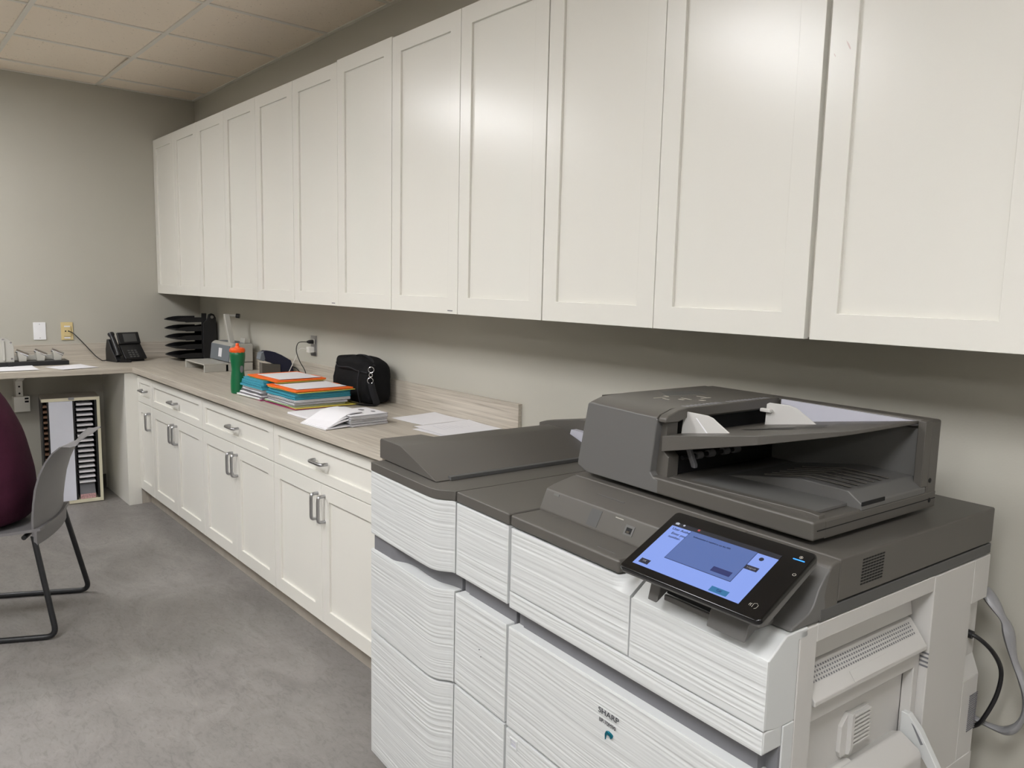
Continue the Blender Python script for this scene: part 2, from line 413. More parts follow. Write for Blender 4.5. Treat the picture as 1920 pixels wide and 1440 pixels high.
def base(x0, x1, doors, label, hd):
    t = thing('base_cabinet', label, 'cabinet', (0, 0, 0), group='white base cabinets')
    part('body', B(x0+.001, x1-.001, YB+.021, -.002, .1, .872), 'carcass', t, bevel=.001)
    part('toe_kick', B(x0 - (.16 if x1-x0 < .5 else 0), x1, YB+.062, YB+.08, 0, .1), 'kick', t)
    shaker('drawer', t, x0+.002, x1-.002, .6905, .8585, YB, st=.05 if x1-x0 > .5 else .04, rl=.042, handle=('h', (x0+x1)/2+(.02 if x1-x0 < .5 else 0), .775))
    for (a, b), hx in zip(doors, hd):
        shaker('door', t, a, b, .108, .6865, YB, handle=('v', hx, .59))
    return t
base(.546, SB-WU, [(.548, SB-WU-.002)], 'narrow white base cabinet with a single door beside the corner end panel', [SB-WU-.034])
bl = ['white double-door base cabinet second from the corner, below the green bottle',
      'white double-door base cabinet below the folder pile',
      'nearest white double-door base cabinet, below the loose sheets, partly hidden by the finisher']
for k in range(3):
    a = SB-WU+WU*k; b = a+WU; m_ = (a+b)/2
    base(a, b, [(a+.002, m_-.0012), (m_+.0012, b-.002)], bl[k], [m_-.03, m_+.03])
# end panel at the corner (supports the short worktop)
part('toe_kick_return', B(.536, .5455, -.599, -.5445, .001, .099), 'kick', bpy.data.objects['base_cabinet'])
t = thing('end_panel', 'white floor-standing end panel under the worktop corner beside the narrow cabinet', 'panel')
part('panel_board', B(X0+.001, .546, -.68, -.60, 0, .8755), 'door', t, bevel=.0015)
# worktop
t = thing('worktop', 'L-shaped pale woodgrain laminate worktop running along both walls', 'worktop')
part('long_slab', B(.56, 3.652, -.635, -.0005, .877, .914), 'lam_x', t, bevel=.0015)
part('short_slab', B(X0+.0005, .56, -3.4, -.0005, .877, .914), 'lam_y', t, bevel=.0015)
part('backsplash', B(X0+.0005, 3.65, -.019, -.0005, .914, 1.026), 'lam_x', t, bevel=.001)
part('backsplash', B(X0+.0005, X0+.019, -3.4, -.019, .914, 1.03), 'lam_y', t, bevel=.001)
# bracket
for by, lb in ((-1.19, 'perforated white steel bracket on the far wall under the short worktop'), (-2.6, 'perforated white steel bracket further left under the short worktop')):
    t = thing('shelf_bracket', lb, 'bracket', (X0, by, 0), group='worktop brackets')
    part('upright', MB().prism([(0, .60), (.075, .60), (.075, .70), (.075, .80), (.32, .862), (.32, .876), (0, .876)], 'y', -.02, .02), 'door', t, bevel=.001)
    part('foot_box', B(0, .09, -.035, .055, .60, .70), 'door', t, bevel=.002)
    mb = MB()
    for z in (.66, .68): mb.box(.088, .0915, .025, .047, z, z+.012)
    for z in (.72, .765, .81): mb.lathe([(.006, 0), (.006, .0012)], 10, mtx=Matrix.Translation((.0755, 0, z)) @ Matrix.Rotation(math.pi/2, 4, 'Y'))
    part('screw_holes', mb, 'blackmatt', t)

# ------------------------------------------------------------------ copier frame of reference
TH = math.radians(-4.4)
PO = Vector((4.619, -.878, 0))
def ripple(planf, n, z0, z1, th=.012, seed=0, amp=.00052, pitch=.00105, off=None):
    """planf(t) -> (u,v) along the front; relief of uneven horizontal ridges"""
    cols = n; rows = max(3, int((z1-z0)/pitch)); mb = MB()
    pl = [planf(i/cols) for i in range(cols+1)]
    nr = []
    for i in range(cols+1):
        a = pl[max(i-1, 0)]; b = pl[min(i+1, cols)]; dx, dy = b[0]-a[0], b[1]-a[1]; l = math.hypot(dx, dy); nr.append((dy/l, -dx/l))
    vs = []
    for r in range(rows+1):
        z = z0+(z1-z0)*r/rows
        for i in range(cols+1):
            u, v = pl[i]
            zz = z+.0035*math.sin(u*5+seed)+.0012*math.sin(u*17+seed*2)
            h = vnoise(u*3.0+seed, zz*190)*.55+vnoise(u*1.6+seed*3+50, zz*95)*.65+vnoise(u*5+90, zz*330)*.2
            h = 1-abs(2*(h/1.4)-1)*1.6
            edge = min(1, (z-z0)/.004, (z1-z)/.004, i/1.0 if i < 1 else 1, (cols-i) if cols-i < 1 else 1)
            d = amp*2.6*h*edge
            ov = off(u, z) if off else 0
            vs.append((u+nr[i][0]*d, v+nr[i][1]*d+ov, z))
    W = cols+1
    fs = [(r*W+i, r*W+i+1, (r+1)*W+i+1, (r+1)*W+i) for r in range(rows) for i in range(cols)]
    mb.add(vs, fs)
    # rim
    def strip(idx):
        a = [vs[k] for k in idx]; b = []
        for k in idx:
            i = k % W; p = vs[k]; b.append((p[0]-nr[i][0]*th, p[1]-nr[i][1]*th, p[2]))
        m = len(a); mb.add(a+b, [(q, q+1, q+1+m, q+m) for q in range(m-1)])
    strip(list(range(W))); strip(list(range(rows*W, rows*W+W)))
    strip([r*W for r in range(rows+1)]); strip([r*W+cols for r in range(rows+1)])
    return mb
def straight(u0, u1, v=0.0): return lambda t: (u0+(u1-u0)*t, v)

def mkcopier():
    t = thing('office_copier', 'large white and dark grey office copier with open document feeder and touch panel', 'copier', PO, TH)
    D, WH, SD, MD = 'plastic_dark', 'plastic_white', 'plastic_side', 'plastic_mid'
    # body core and right side
    mb = MB(); mb.box(.004, .636, .05, .772, .07, .938); part('body', mb, SD, t, bevel=.002)
    mb = MB()
    mb.box(.600, .688, .083, .132, .07, .940)
    part('front_post', mb, SD, t, bevel=.0025)
    part('side_rim', B(.600, .6872, .1325, .532, .908, .9395), SD, t, bevel=.002)
    mb = MB(); mb.box(.600, .688, .5325, .704, .07, .938)
    part('rear_post', mb, SD, t, bevel=.0025)
    mb = MB(); mb.prism([(.704, .842), (.775, .842), (.775, .938), (.704, .938)], 'x', .600, .688)
    mb.prism([(.704, .07), (.775, .07), (.775, .668), (.704, .668)], 'x', .600, .688)
    mb.prism([(.670, .668), (.688, .668), (.670, .715)], 'y', .704, .775)
    mb.box(.600, .672, .704, .775, .668, .842)
    part('rear_cover', mb, SD, t, bevel=.0015)
    part('lower_rear_cover', B(.60, .690, .655, .774, .07, .487), SD, t, bevel=.0015)
    mb = MB()
    for r in range(18):
        for c in range(7):
            mb.box(.6875, .6892, .741+c*.0056, .7445+c*.0056, .541+r*.0048, .5435+r*.0048)
    stuff(part('vent_dots', mb, 'recess', t))
    # duplex door: flap, window, grip
    mb = MB(); mb.prism([(.636, .846), (.652, .843), (.688, .798), (.688, .790), (.684, .789), (.640, .812)], 'y', .140, .524)
    part('upper_flap', mb, SD, t, bevel=.0015)
    mb = MB(); mb.prism([(.6365, .848), (.6365, .90), (.642, .90), (.650, .848)], 'y', .133, .531); part('flap_backing', mb, SD, t, bevel=.001)
    mb = MB()
    for r in range(4):
        uu = .6560+r*.0042; zz = .8395-r*.0053
        for c in range(46):
            v0 = .150+c*.0078
            mb.add([(uu, v0, zz), (uu, v0+.0036, zz), (uu+.0022, v0+.0036, zz-.0027), (uu+.0022, v0, zz-.0027)], [(0, 1, 2, 3)])
            for q in range(4): pass
    o = part('vent_holes', mb, 'recess', t); o.location = (.0008, 0, .0006); stuff(o)
    mb = MB(); mb.prism([(.676, .8145), (.6885, .7990), (.6892, .7996), (.6767, .8151)], 'y', .262, .392); part('flap_latch', mb, SD, t, bevel=.0006)
    # inner panel with a recess
    mb = MB(); mb.ring((.133, .531, .30, .79), (.150, .512, .34, .748), 0, .022)
    mb.v = [(.672-y, x, z) for x, y, z in mb.v]
    part('duplex_door', mb, SD, t, bevel=.0025)
    mb = MB(); mb.box(.6365, .6500, .150, .512, .34, .748); part('duplex_door_panel', mb, SD, t, bevel=.001)
    part('inner_window', B(.6365, .6515, .235, .395, .7485, .789), 'cream', t)  # cream-coloured inset behind the top rail of the duplex door
    mb = MB(); mb.box(.650, .658, .315, .376, .640, .709)
    for r in range(8): mb.box(.657, .6655, .317, .374, .645+r*.0082, .6492+r*.0082)
    part('grip_slats', mb, SD, t, bevel=.0008)
    mb = MB(); mb.prism([(.650, .712), (.650, .632), (.654, .628), (.664, .632), (.667, .645), (.667, .712)], 'y', .305, .3145)
    mb.prism([(.286, .69), (.306, .712), (.306, .630), (.290, .628), (.284, .64)], 'x', .6495, .658)
    part('grip_scoop', mb, SD, t, bevel=.001)
    # bypass tray
    mb = MB(); mb.prism([(.640, .607), (.668, .620), (.705, .600), (.712, .590), (.712, .32), (.64, .32)], 'y', .235, .492)
    part('bypass_tray', mb, SD, t, bevel=.004, seg=3)
    mb = MB(); mb.prism([(.640, .612), (.66, .622), (.714, .597), (.718, .585), (.718, .32), (.64, .32)], 'y', .150, .315)
    part('bypass_tray_flap', mb, SD, t, bevel=.004, seg=3)
    mb = MB(); mb.prism([(.66, .655), (.675, .655), (.70, .63), (.765, .53), (.755, .522), (.688, .60), (.66, .605)], 'y', .500, .516)
    part('tray_arm', mb, WH, t, bevel=.002)
    part('tray_arm_slot', MB().prism([(.683, .640), (.688, .636), (.708, .607), (.704, .604)], 'y', .4988, .5162), 'inkgrey', t)
    mb = MB()
    for r in range(4): mb.box(.6722, .6885, .5312, .5326, .776-r*.009, .7795-r*.009)
    part('louvre_slits', mb, 'recess', t)
    mb = MB(); mb.prism([(.150, .62), (.16, .62), (.16, .66), (.150, .66)], 'x', .652, .653); part('seam_line', mb, 'inkgrey', t)
    # front covers
    def offL(u, z):
        s = min(1, max(0, (u-.338)/.028)); s = s*s*(3-2*s)
        return max(0, z-.912)*1.45*s
    part('front_cover', ripple(straight(.003, .3825), 40, .7935, .9405, th=.04, seed=1, off=offL), WH, t, smooth=True)
    part('front_cover', ripple(straight(.3865, .6875), 34, .7935, .9100, th=.03, seed=2), WH, t, smooth=True)
    mb = MB(); mb.prism([(.0012, .7935), (.0012, .9105), (.046, .9425), (.105, .9425), (.105, .925), (.0815, .925), (.0815, .7865), (.03, .7865)], 'x', .3865, .688)
    part('cover_cap', mb, WH, t, bevel=.003, seg=3)
    part('upper_band', ripple(straight(.001, .6865), 60, .7525, .7905, th=.05, seed=3), WH, t, smooth=True)
    part('band_end', B(.66, .688, .0012, .05, .7525, .7905), WH, t, bevel=.003)
    part('side_strip', B(.60, .6885, .0515, .0815, .07, .7865), WH, t, bevel=.002)
    # recess behind the pull edge
    part('pull_recess', B(.026, .664, .024, .052, .70, .753), 'recess', t)
    part('pull_recess_end', B(.664, .686, .046, .052, .70, .753), 'inkgrey', t)
    part('recess_edge', B(.006, .0255, .028, .052, .70, .753), 'inkgrey', t)
    # drawers
    for i, (z0, z1, s) in enumerate(((.4625, .7070, 5), (.2640, .4575, 6), (.0700, .2590, 7))):
        d = part('paper_drawer', ripple(straight(.0005, .6865), 60, z0, z1-.0016, th=.045, seed=s), WH, t, smooth=True)
        if i == 0:
            part('drawer_ledge', B(.0015, .6855, .0008, .042, z1-.004, z1-.0002), WH, d, bevel=.0008)
            a = text_mb('SHARP', .0165, bold=.0001, spacing=1.04, sx=1.17)
            part('maker_name', a, 'ink', d, mtx=Matrix.Translation((.3415, -.0032, .6535)) @ Matrix.Rotation(math.pi/2, 4, 'X'))
            a = text_mb('BP-70M90', .0118, bold=0.0, spacing=.97)
            part('model_number', a, 'ink', d, mtx=Matrix.Translation((.3395, -.0032, .6345)) @ Matrix.Rotation(math.pi/2, 4, 'X'))
            # curl-shaped teal badge
            pts = [(-.0105, -.0125), (-.0085, -.002), (-.004, .0015), (.002, .001), (.006, -.0035), (.0095, -.0005), (.0115, .0055), (.006, .008), (-.002, .0095), (-.0085, .0075), (-.0115, .001)]
            part('badge', MB().prism([(.345+p[0]*.95, .6115+p[1]*1.0) for p in pts], 'y', -.0045, .002), 'teal', d, bevel=.001)
        if i == 1:
            mb = MB(); mb.ring((.018, .046, .420, .443), (.021, .043, .423, .440), -.0035, .004); part('level_window', mb, WH, d)
            part('level_window_mark', B(.0225, .0415, -.0012, .004, .4235, .4395), 'plastic_lilac', d)
    part('plinth', B(.02, .66, .06, .75, .02, .07), MD, t)
    mb = MB()
    for (a, b) in ((.06, .1), (.62, .1), (.06, .7), (.62, .7)): mb.lathe([(.02, 0), (.025, .004), (.02, .03)], 12, c=(a, b))
    part('foot', mb, 'black', t)
    # ---- dark top
    part('front_strip', B(-.001, .352, -.0015, .086, .9445, .9715), D, t, bevel=.006, seg=3)
    mb = MB(); mb.prism([(.087, .944), (.083, .972), (.103, 1.019), (.125, 1.026), (.19, 1.040), (.19, .944)], 'x', -.004, .50)
    part('scanner_shelf', mb, D, t, bevel=.004, seg=3)
    mb = MB(); mb.prism([(.150, .944), (.140, .985), (.150, 1.020), (.165, 1.036), (.19, 1.0405), (.19, .944)], 'x', .50, .687)
    part('panel_well', mb, D, t, bevel=.006, seg=3)
    mb = MB(); mb.prism([(.056, .9435), (.150, .9435), (.160, 1.03), (.146, 1.020), (.128, .998), (.118, .976), (.104, .964), (.080, .956), (.060, .950)], 'x', .640, .6868)
    mb.prism([(.075, .9435), (.150, .9435), (.155, .99), (.125, .97), (.10, .955)], 'x', .55, .640)
    mb.prism([(.30, .944), (.60, .944), (.60, .99), (.30, .97)], 'y', .10, .142)
    part('panel_foot', mb, MD, t, bevel=.003)
    part('scanner_body', B(.0, .688, .186, .774, .9655, 1.0415), D, t, bevel=.004, seg=3)
    part('lower_strip', B(.002, .6875, .137, .773, .9415, .963), 'plastic_strip', t, bevel=.002)
    mb = MB()
    for r in range(9):
        for c in range(8):
            mb.box(.6875, .6886, .253+c*.0092+r*.0004, .2600+c*.0092+r*.0004, .9815+r*.0055, .9842+r*.0055)
    stuff(part('side_vent', mb, 'blackmatt', t))
    part('hinge_bar', MB().tube([(.40, .143, 1.033), (.40, .143, 1.033), (.545, .143, 1.033)], .008, 12), D, t, smooth=True)
    part('hinge_bar', MB().tube([(.549, .143, 1.033), (.655, .143, 1.033)], .008, 12), D, t, smooth=True)
    sl = math.atan2(.047, .020)
    def onslope(u, s, lift): # point on the sloped shelf face, s 0..1
        return (u, .083+.02*s-lift*math.sin(sl), .972+.047*s+lift*math.cos(sl))
    def slab(name, u0, u1, s0, s1, lift, m, par, skew=.0):
        mb = MB(); vs = []
        for l in (-.002, lift):
            for (u, s) in ((u0, s0), (u1, s0), (u1+skew, s1), (u0+skew, s1)): vs.append(onslope(u, s, l))
        mb.add(vs, [(0, 3, 2, 1), (4, 5, 6, 7), (0, 1, 5, 4), (1, 2, 6, 5), (2, 3, 7, 6), (3, 0, 4, 7)]); return part(name, mb, m, par)
    slab('card_sensor', .157, .190, .12, .85, .0006, 'plastic_strip', t, .004)
    slab('usb_cover', .268, .293, .28, .70, .0012, MD, t, .002)
    slab('usb_port', .2735, .2885, .36, .60, .0018, 'blackmatt', t, .001)
    slab('usb_pins', .276, .284, .38, .46, .0022, 'chrome', t, .001)
    slab('shelf_mark', .235, .258, .80, .84, .0007, 'icon', t)
    slab('shelf_latch', .030, .048, .80, .90, .0012, MD, t)
    part('shelf_mark', B(.13, .215, .140, .1425, 1.0295, 1.0310), MD, t)
    part('strip_mark', B(.268, .318, .019, .0205, .9713, .9722), MD, t)
    # ---- document feeder
    ad = part('feeder_base', MB().prism([(.03, 1.052), (.010, 1.066), (.010, 1.088), (.628, 1.088), (.628, 1.052)], 'y', .194, .631), D, t, bevel=.005, seg=3)
    part('feeder_base_side', B(.560, .6285, .230, .630, 1.052, 1.0845), D, ad, bevel=.002)
    mb = MB(); mb.prism([(.032, 1.053), (-.001, 1.067), (.030, 1.217), (.036, 1.221), (.246, 1.2165), (.250, 1.212), (.236, 1.095), (.245, 1.086), (.26, 1.083), (.26, 1.053)], 'y', .1935, .232)
    part('feeder_front_cover', mb, MD, t, bevel=.004, seg=3)
    mb = MB(); mb.prism([(.230, 1.085), (.246, 1.212), (.262, 1.208), (.262, 1.18), (.256, 1.165), (.256, 1.142), (.270, 1.132), (.268, 1.086)], 'y', .212, .246)
    part('feeder_column', mb, D, t, bevel=.002)
    part('feeder_core', B(.03, .235, .232, .60, 1.055, 1.205), 'blackmatt', t)
    mb = MB(); mb.prism([(.194, 1.2165), (.200, 1.222), (.235, 1.2325), (.32, 1.236), (.60, 1.236), (.60, 1.206), (.235, 1.206), (.194, 1.214)], 'x', .034, .250)
    part('feeder_lid', mb, D, t, bevel=.003, seg=2)
    mb = MB(); mb.prism([(.1965, 1.207), (.1965, 1.2155), (.204, 1.2225), (.236, 1.2325), (.262, 1.2362), (.588, 1.2362), (.588, 1.213), (.262, 1.213), (.236, 1.206)], 'x', .2505, .272); part('lid_lip', mb, D, t, bevel=.003)
    mb = MB(); mb.prism([(.0, 1.053), (.030, 1.200), (.034, 1.236), (.034, 1.053)], 'y', .232, .60); part('feeder_left_side', mb, D, t, bevel=.003)
    # back frame
    part('back_frame', B(.034, .6275, .590, .631, 1.053, 1.2345), D, t, bevel=.005, seg=3)
    part('back_frame_end', B(.611, .628, .566, .592, 1.0975, 1.2345), D, t, bevel=.002)
    mb = MB(); mb.prism([(.28, 1.172), (.606, 1.222), (.606, 1.2295), (.28, 1.2335)], 'y', .583, .591); part('tray_side_wall', mb, 'plastic_lilac', t)
    part('exit_side_wall', B(.26, .606, .585, .5905, 1.09, 1.215), MD, t)
    mb = MB()
    for (v, z) in ((.600, 1.098+.012), (.604, 1.068)): mb.lathe([(.005, 0), (.005, .001)], 10, mtx=Matrix.Translation((.6282, v, z)) @ Matrix.Rotation(math.pi/2, 4, 'Y'))
    part('screw_holes', mb, 'blackmatt', t)
    # input tray (slanted slab with a cut corner)
    top = [(.259, .201, 1.178), (.497, .201, 1.2185), (.590, .300, 1.2325), (.606, .330, 1.2345), (.608, .578, 1.2325), (.259, .578, 1.176)]
    th = [.034, .018, .010, .008, .006, .02]
    mb = MB(); n = len(top); vs = top+[(p[0], p[1], p[2]-q) for p, q in zip(top, th)]
    mb.add(vs, [tuple(range(n)), tuple(range(n, 2*n))[::-1]]+[(i, i+n, (i+1) % n+n, (i+1) % n) for i in range(n)])
    part('input_tray', mb, D, t, bevel=.0015)
    mb = MB()
    for (a, b, v0, v1) in ((.36, .47, .33, .345), (.40, .52, .36, .372), (.44, .50, .40, .41)):
        za = 1.178+(a-.259)*.170+.0006; zb = 1.178+(b-.259)*.170+.0006
        mb.add([(a, v0, za), (b, v0+.02, zb), (b, v1+.02, zb), (a, v1, za)], [(0, 1, 2, 3)])
    part('tray_grooves', mb, 'blackmatt', t)
    def guide(name, v, dz, poly):
        return part(name, MB().prism(poly, 'y', v, v+.004), 'plastic_light', t, bevel=.0012)
    guide('paper_guide', .262, 0, [(.257, 1.172), (.262, 1.222), (.268, 1.2268), (.326, 1.2262), (.340, 1.223), (.352, 1.216), (.388, 1.1965), (.386, 1.190)])
    part('guide_rib', MB().prism([(.2965, 1.217), (.2985, 1.217), (.330, 1.189), (.328, 1.187)], 'y', .2612, .263), 'paper', t)
    guide('paper_guide', .492, 0, [(.287, 1.168), (.287, 1.181), (.303, 1.184), (.305, 1.232), (.312, 1.2355), (.362, 1.2362), (.380, 1.233), (.432, 1.204), (.430, 1.199)])
    part('guide_tab', B(.294, .322, .482, .493, 1.214, 1.222), 'plastic_light', t, bevel=.002)
    # exit area
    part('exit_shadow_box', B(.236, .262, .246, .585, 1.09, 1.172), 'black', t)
    mb = MB().tube([(.274, .25, 1.128), (.274, .52, 1.128)], .005, 10); part('exit_shaft', mb, 'black', t, smooth=True)
    for v in (.292, .332, .382, .42):
        part('exit_roller', MB().tube([(.274, v, 1.128), (.274, v+.020, 1.128)], .0085, 12), 'recess', t, smooth=True)
    mb = MB(); mb.prism([(.272, 1.146), (.284, 1.146), (.300, 1.116), (.300, 1.108), (.290, 1.108)], 'y', .262, .272); part('exit_finger', mb, 'recess', t, bevel=.002)
    # output tray on the base
    mb = MB(); mb.prism([(.263, 1.087), (.555, 1.087), (.60, 1.0885), (.60, 1.094), (.56, 1.0945), (.46, 1.093), (.33, 1.0885)], 'y', .236, .580)
    part('output_tray', mb, MD, t, bevel=.002)
    mb = MB(); mb.prism([(.245, 1.084), (.622, 1.084), (.622, 1.0945), (.598, 1.0965), (.245, 1.0885)], 'y', .218, .237); part('tray_front_rim', mb, D, t, bevel=.002)
    mb = MB(); mb.prism([(.30, 1.084), (.6287, 1.084), (.6287, 1.098), (.600, 1.117), (.50, 1.119), (.38, 1.100)], 'y', .345, .585)
    part('output_ramp', mb, MD, t, bevel=.003)
    mb = MB()
    for k in range(6):
        v = .365+k*.027
        mb.prism([(.40, 1.1025), (.50, 1.1195), (.575, 1.1195), (.592, 1.1185), (.592, 1.121), (.50, 1.123), (.40, 1.106)], 'y', v, v+.007)
    part('tray_ribs', mb, D, t, bevel=.001)
    part('rim_notch', B(.6278, .6297, .345, .425, 1.094, 1.1015), 'blackmatt', t)
    part('rim_groove', B(.6276, .6289, .205, .628, 1.0695, 1.0712), 'blackmatt', t)
    # instruction marks printed on the lid
    mb = MB(); rg = random.Random(5)
    for (u0, v0, du, dv) in ((.135, .30, .004, .05), (.150, .315, .02, .004), (.165, .36, .03, .005), (.190, .40, .006, .03), (.175, .34, .014, .008), (.21, .37, .012, .012), (.12, .35, .012, .006), (.16, .42, .03, .004)):
        mb.box(u0, u0+du, v0, v0+dv, 1.2358, 1.2364)
    part('instruction_marks', mb, 'icon', t)
    mb = MB()
    for k in range(22):
        v = .262+k*.0135+rg.uniform(0, .003)
        if k in (9, 10): continue
        mb.add([(.252, v, 1.2366), (.252, v+.004, 1.2366), (.268, v+.008, 1.2366), (.268, v+.004, 1.2366)], [(0, 1, 2, 3)])
    part('instruction_text', mb, MT['plastic_lilac'], t)
    mb = MB(); mb.prism([(.06, .40), (.12, .36), (.155, .47), (.10, .50)], 'z', 1.2358, 1.2362); part('lid_inset', mb, 'plastic_strip', t)
    # ---- control panel
    PM = Matrix.Translation((.537, .018, 1.028)) @ Matrix.Rotation(math.radians(2.3), 4, 'Z') @ Matrix.Rotation(math.radians(25.1), 4, 'X')
    def rrect(x0, x1, y0, y1, r, k=5):
        pts = []
        for (cx, cy, a0) in ((x1-r, y1-r, 0), (x0+r, y1-r, 90), (x0+r, y0+r, 180), (x1-r, y0+r, 270)):
            for q in range(k+1):
                a = math.radians(a0+90*q/k); pts.append((cx+r*math.cos(a), cy+r*math.sin(a)))
        return pts
    cp = part('control_panel', MB().prism(rrect(-.131, .160, -.0815, .0925, .010), 'z', -.011, -.0006), 'glassblack', t, bevel=.003, seg=3, mtx=PM)
    part('panel_back_shell', MB().prism([(-.0815, -.010), (.0925, -.010), (.085, -.022), (-.06, -.026), (-.078, -.018)], 'x', -.128, .158), MD, cp, bevel=.004)
    def flat(name, x0, x1, y0, y1, h, m): return part(name, B(x0, x1, y0, y1, h-.0003, h), m, cp)
    flat('screen', -.1115, .1115, -.0630, .0530, 0, 'scr_bg')
    flat('screen_bar', -.1115, .1115, .0530, .0640, 0, 'scr_bar')
    flat('popup_edge', -.0668, .0722, -.0276, .0541, .0003, 'scr_popedge')
    flat('popup', -.0658, .0712, -.0264, .0532, .0006, 'scr_pop')
    flat('popup_button', .0262, .0636, -.0194, -.0078, .0009, 'scr_btn2')
    flat('screen_button', -.1030, -.0825, -.0568, -.0452, .0003, 'scr_btn')
    flat('screen_button', .0724, .0965, .0100, .0202, .0008, 'scr_btn')
    flat('screen_button', .0515, .0855, -.0600, -.0482, .0003, 'scr_ok')
    part('screen_dot', MB().lathe([(.0042, 0), (.0042, .0004)], 16, c=(.0863, .0416)), 'scr_btn', cp)
    def ptext(name, s, size, x, y, m, al='LEFT', h=.0004): return part(name, text_mb(s, size, align=al), m, cp, mtx=Matrix.Translation((x, y, h)))
    ptext('screen_text', 'User Authe', .0085, -.105, .0458, 'scr_txt')
    ptext('screen_text', 'Enter you', .0082, -.0985, .0340, 'scr_txt')
    ptext('screen_text', 'number.', .0082, -.0980, .0245, 'scr_txt')
    ptext('screen_text', 'Authentication is required to use this MFP.', .0046, -.0535, .0410, 'scr_txt', h=.0010)
    ptext('screen_text', 'OK', .007, .069, -.0540, 'scr_btn2', 'CENTER', .0006)
    ptext('screen_text', 'OK', .006, -.0925, -.0510, 'inkgrey', 'CENTER', .0006)
    ptext('screen_text', 'Logout', .006, .0845, .0150, 'inkgrey', 'CENTER', .0011)
    mb = MB(); mb.prism([(-.108, .0580), (-.1005, .0580), (-.1005, .0615), (-.0990, .0615), (-.1043, .0640), (-.1096, .0615), (-.108, .0615)], 'z', .0001, .0005)
    part('home_icon', mb, 'scr_white', cp)
    part('status_icon', MB().lathe([(.0022, .0001), (.0022, .0005)], 10, c=(-.0892, .0608)), 'scr_white', cp)
    flat('alert_icon', -.0580, -.0535, .0585, .0630, .0004, 'scr_red')
    part('led_bar', MB().prism(rrect(.1295, .1503, .0653, .0672, .0008), 'z', -.0006, 0), 'led', cp)
    def ring2(cx, cy, r, rr): return MB().tube([(cx+r*math.cos(a*math.pi/6), cy+r*math.sin(a*math.pi/6), -.0004) for a in range(12)], rr, 6, closed=True)
    part('sleep_icon', ring2(.140, .0735, .0028, .0004).box(.1392, .1408, .0720, .0750, -.0006, 0), 'icon', cp)
    part('power_icon', MB().tube([(.1515+.0028*math.cos(a), .0330+.0028*math.sin(a), -.0004) for a in [math.radians(120+30*q) for q in range(11)]], .0004, 6).box(.1512, .1518, .0340, .0365, -.0006, 0), 'icon', cp)
    mb = MB().tube([(.1366+p[0], -.0548+p[1], -.0004) for p in [(-.004, -.004), (-.004, .004), (0, .006), (.004, .003), (.004, -.003), (.001, -.006)]], .00035, 6)
    for q in (.007, .0095): mb.tube([(.1366-q, -.0548-.003, -.0004), (.1366-q-.001, -.0548, -.0004), (.1366-q, -.0548+.003, -.0004)], .00035, 6)
    part('card_icon', mb, 'icon', cp)
    # arm under the panel
    mb = MB(); mb.prism([(.012, .945), (-.014, .930), (-.004, .968), (.012, .985), (.05, .99), (.05, .945)], 'x', .440, .463)
    mb.prism([(.012, .945), (-.014, .930), (-.006, .955), (.020, .985), (.06, .99), (.06, .945)], 'x', .574, .652)
    mb.box(.463, .574, .004, .010, .932, .943)
    part('panel_arm', mb, MD, t, bevel=.002)
    part('panel_arm_shade', B(.463, .574, .012, .05, .943, .975), 'blackmatt', t)  # matt black block, stands in for the shade in the hollow under the panel
    mb = MB(); mb.prism([(-.01, .972), (.10, .985), (.11, 1.03), (-.03, .990)], 'x', .43, .645); part('panel_mount', mb, MD, t, bevel=.004)
    return t
copier = mkcopier()

# relay unit between copier and finisher
t = thing('paper_relay_unit', 'narrow white middle unit with ridged doors between copier and stapling finisher', 'printer unit', PO, TH)
part('body', B(-.231, -.007, .052, .66, .07, .940), 'plastic_side', t, bevel=.002)
part('top_cover', B(-.2315, -.0070, -.0015, .66, .9445, .9715), 'plastic_dark', t, bevel=.004, seg=3)
part('upper_door', ripple(straight(-.2305, -.0085), 26, .7565, .9415, th=.05, seed=11), 'plastic_white', t, smooth=True)
part('pull_recess', B(-.204, -.002, .024, .052, .70, .757), 'recess', t)
part('recess_edge', B(-.229, -.2045, .028, .052, .70, .757), 'inkgrey', t)
for (z0, z1, s) in ((.465, .7065, 12), (.07, .4595, 13)):
    d = part('lower_door', ripple(straight(-.2315, -.0090), 26, z0, z1-.0016, th=.045, seed=s), 'plastic_white', t, smooth=True)
    if s == 12:
        part('door_ledge', B(-.2305, -.010, .0008, .042, z1-.004, z1-.0002), 'plastic_white', d, bevel=.0008)
        mb = MB(); mb.box(-.118, -.116, -.0032, .001, .600, .602); mb.box(-.110, -.108, -.0032, .001, .585, .587); part('speck', mb, 'inkgrey', d)
mb = MB(); mb.box(-.212, -.03, .10, .58, .02, .07); part('plinth', mb, 'plastic_mid', t)
part('foot', MB().lathe([(.02, 0), (.02, .02)], 12, c=(-.12, .2)), 'black', t)
part('foot', MB().lathe([(.02, 0), (.02, .02)], 12, c=(-.12, .5)), 'black', t)
mb = MB(); mb.prism([(-.74, 1.0), (-.70, 1.0), (-.70, 1.022), (-.66, 1.034), (-.49, 1.064), (-.43, 1.064), (-.43, 1.025), (-.50, 1.022), (-.52, .972), (-.74, .972)], 'y', .625, .66)
part('rear_cable_cover', mb, 'plastic_dark', t, bevel=.003)
mb = MB(); mb.prism([(-.52, .972), (-.34, .972), (-.34, 1.03), (-.50, 1.03)], 'y', .60, .622); part('rear_output_wall', mb, 'plastic_lilac', t)

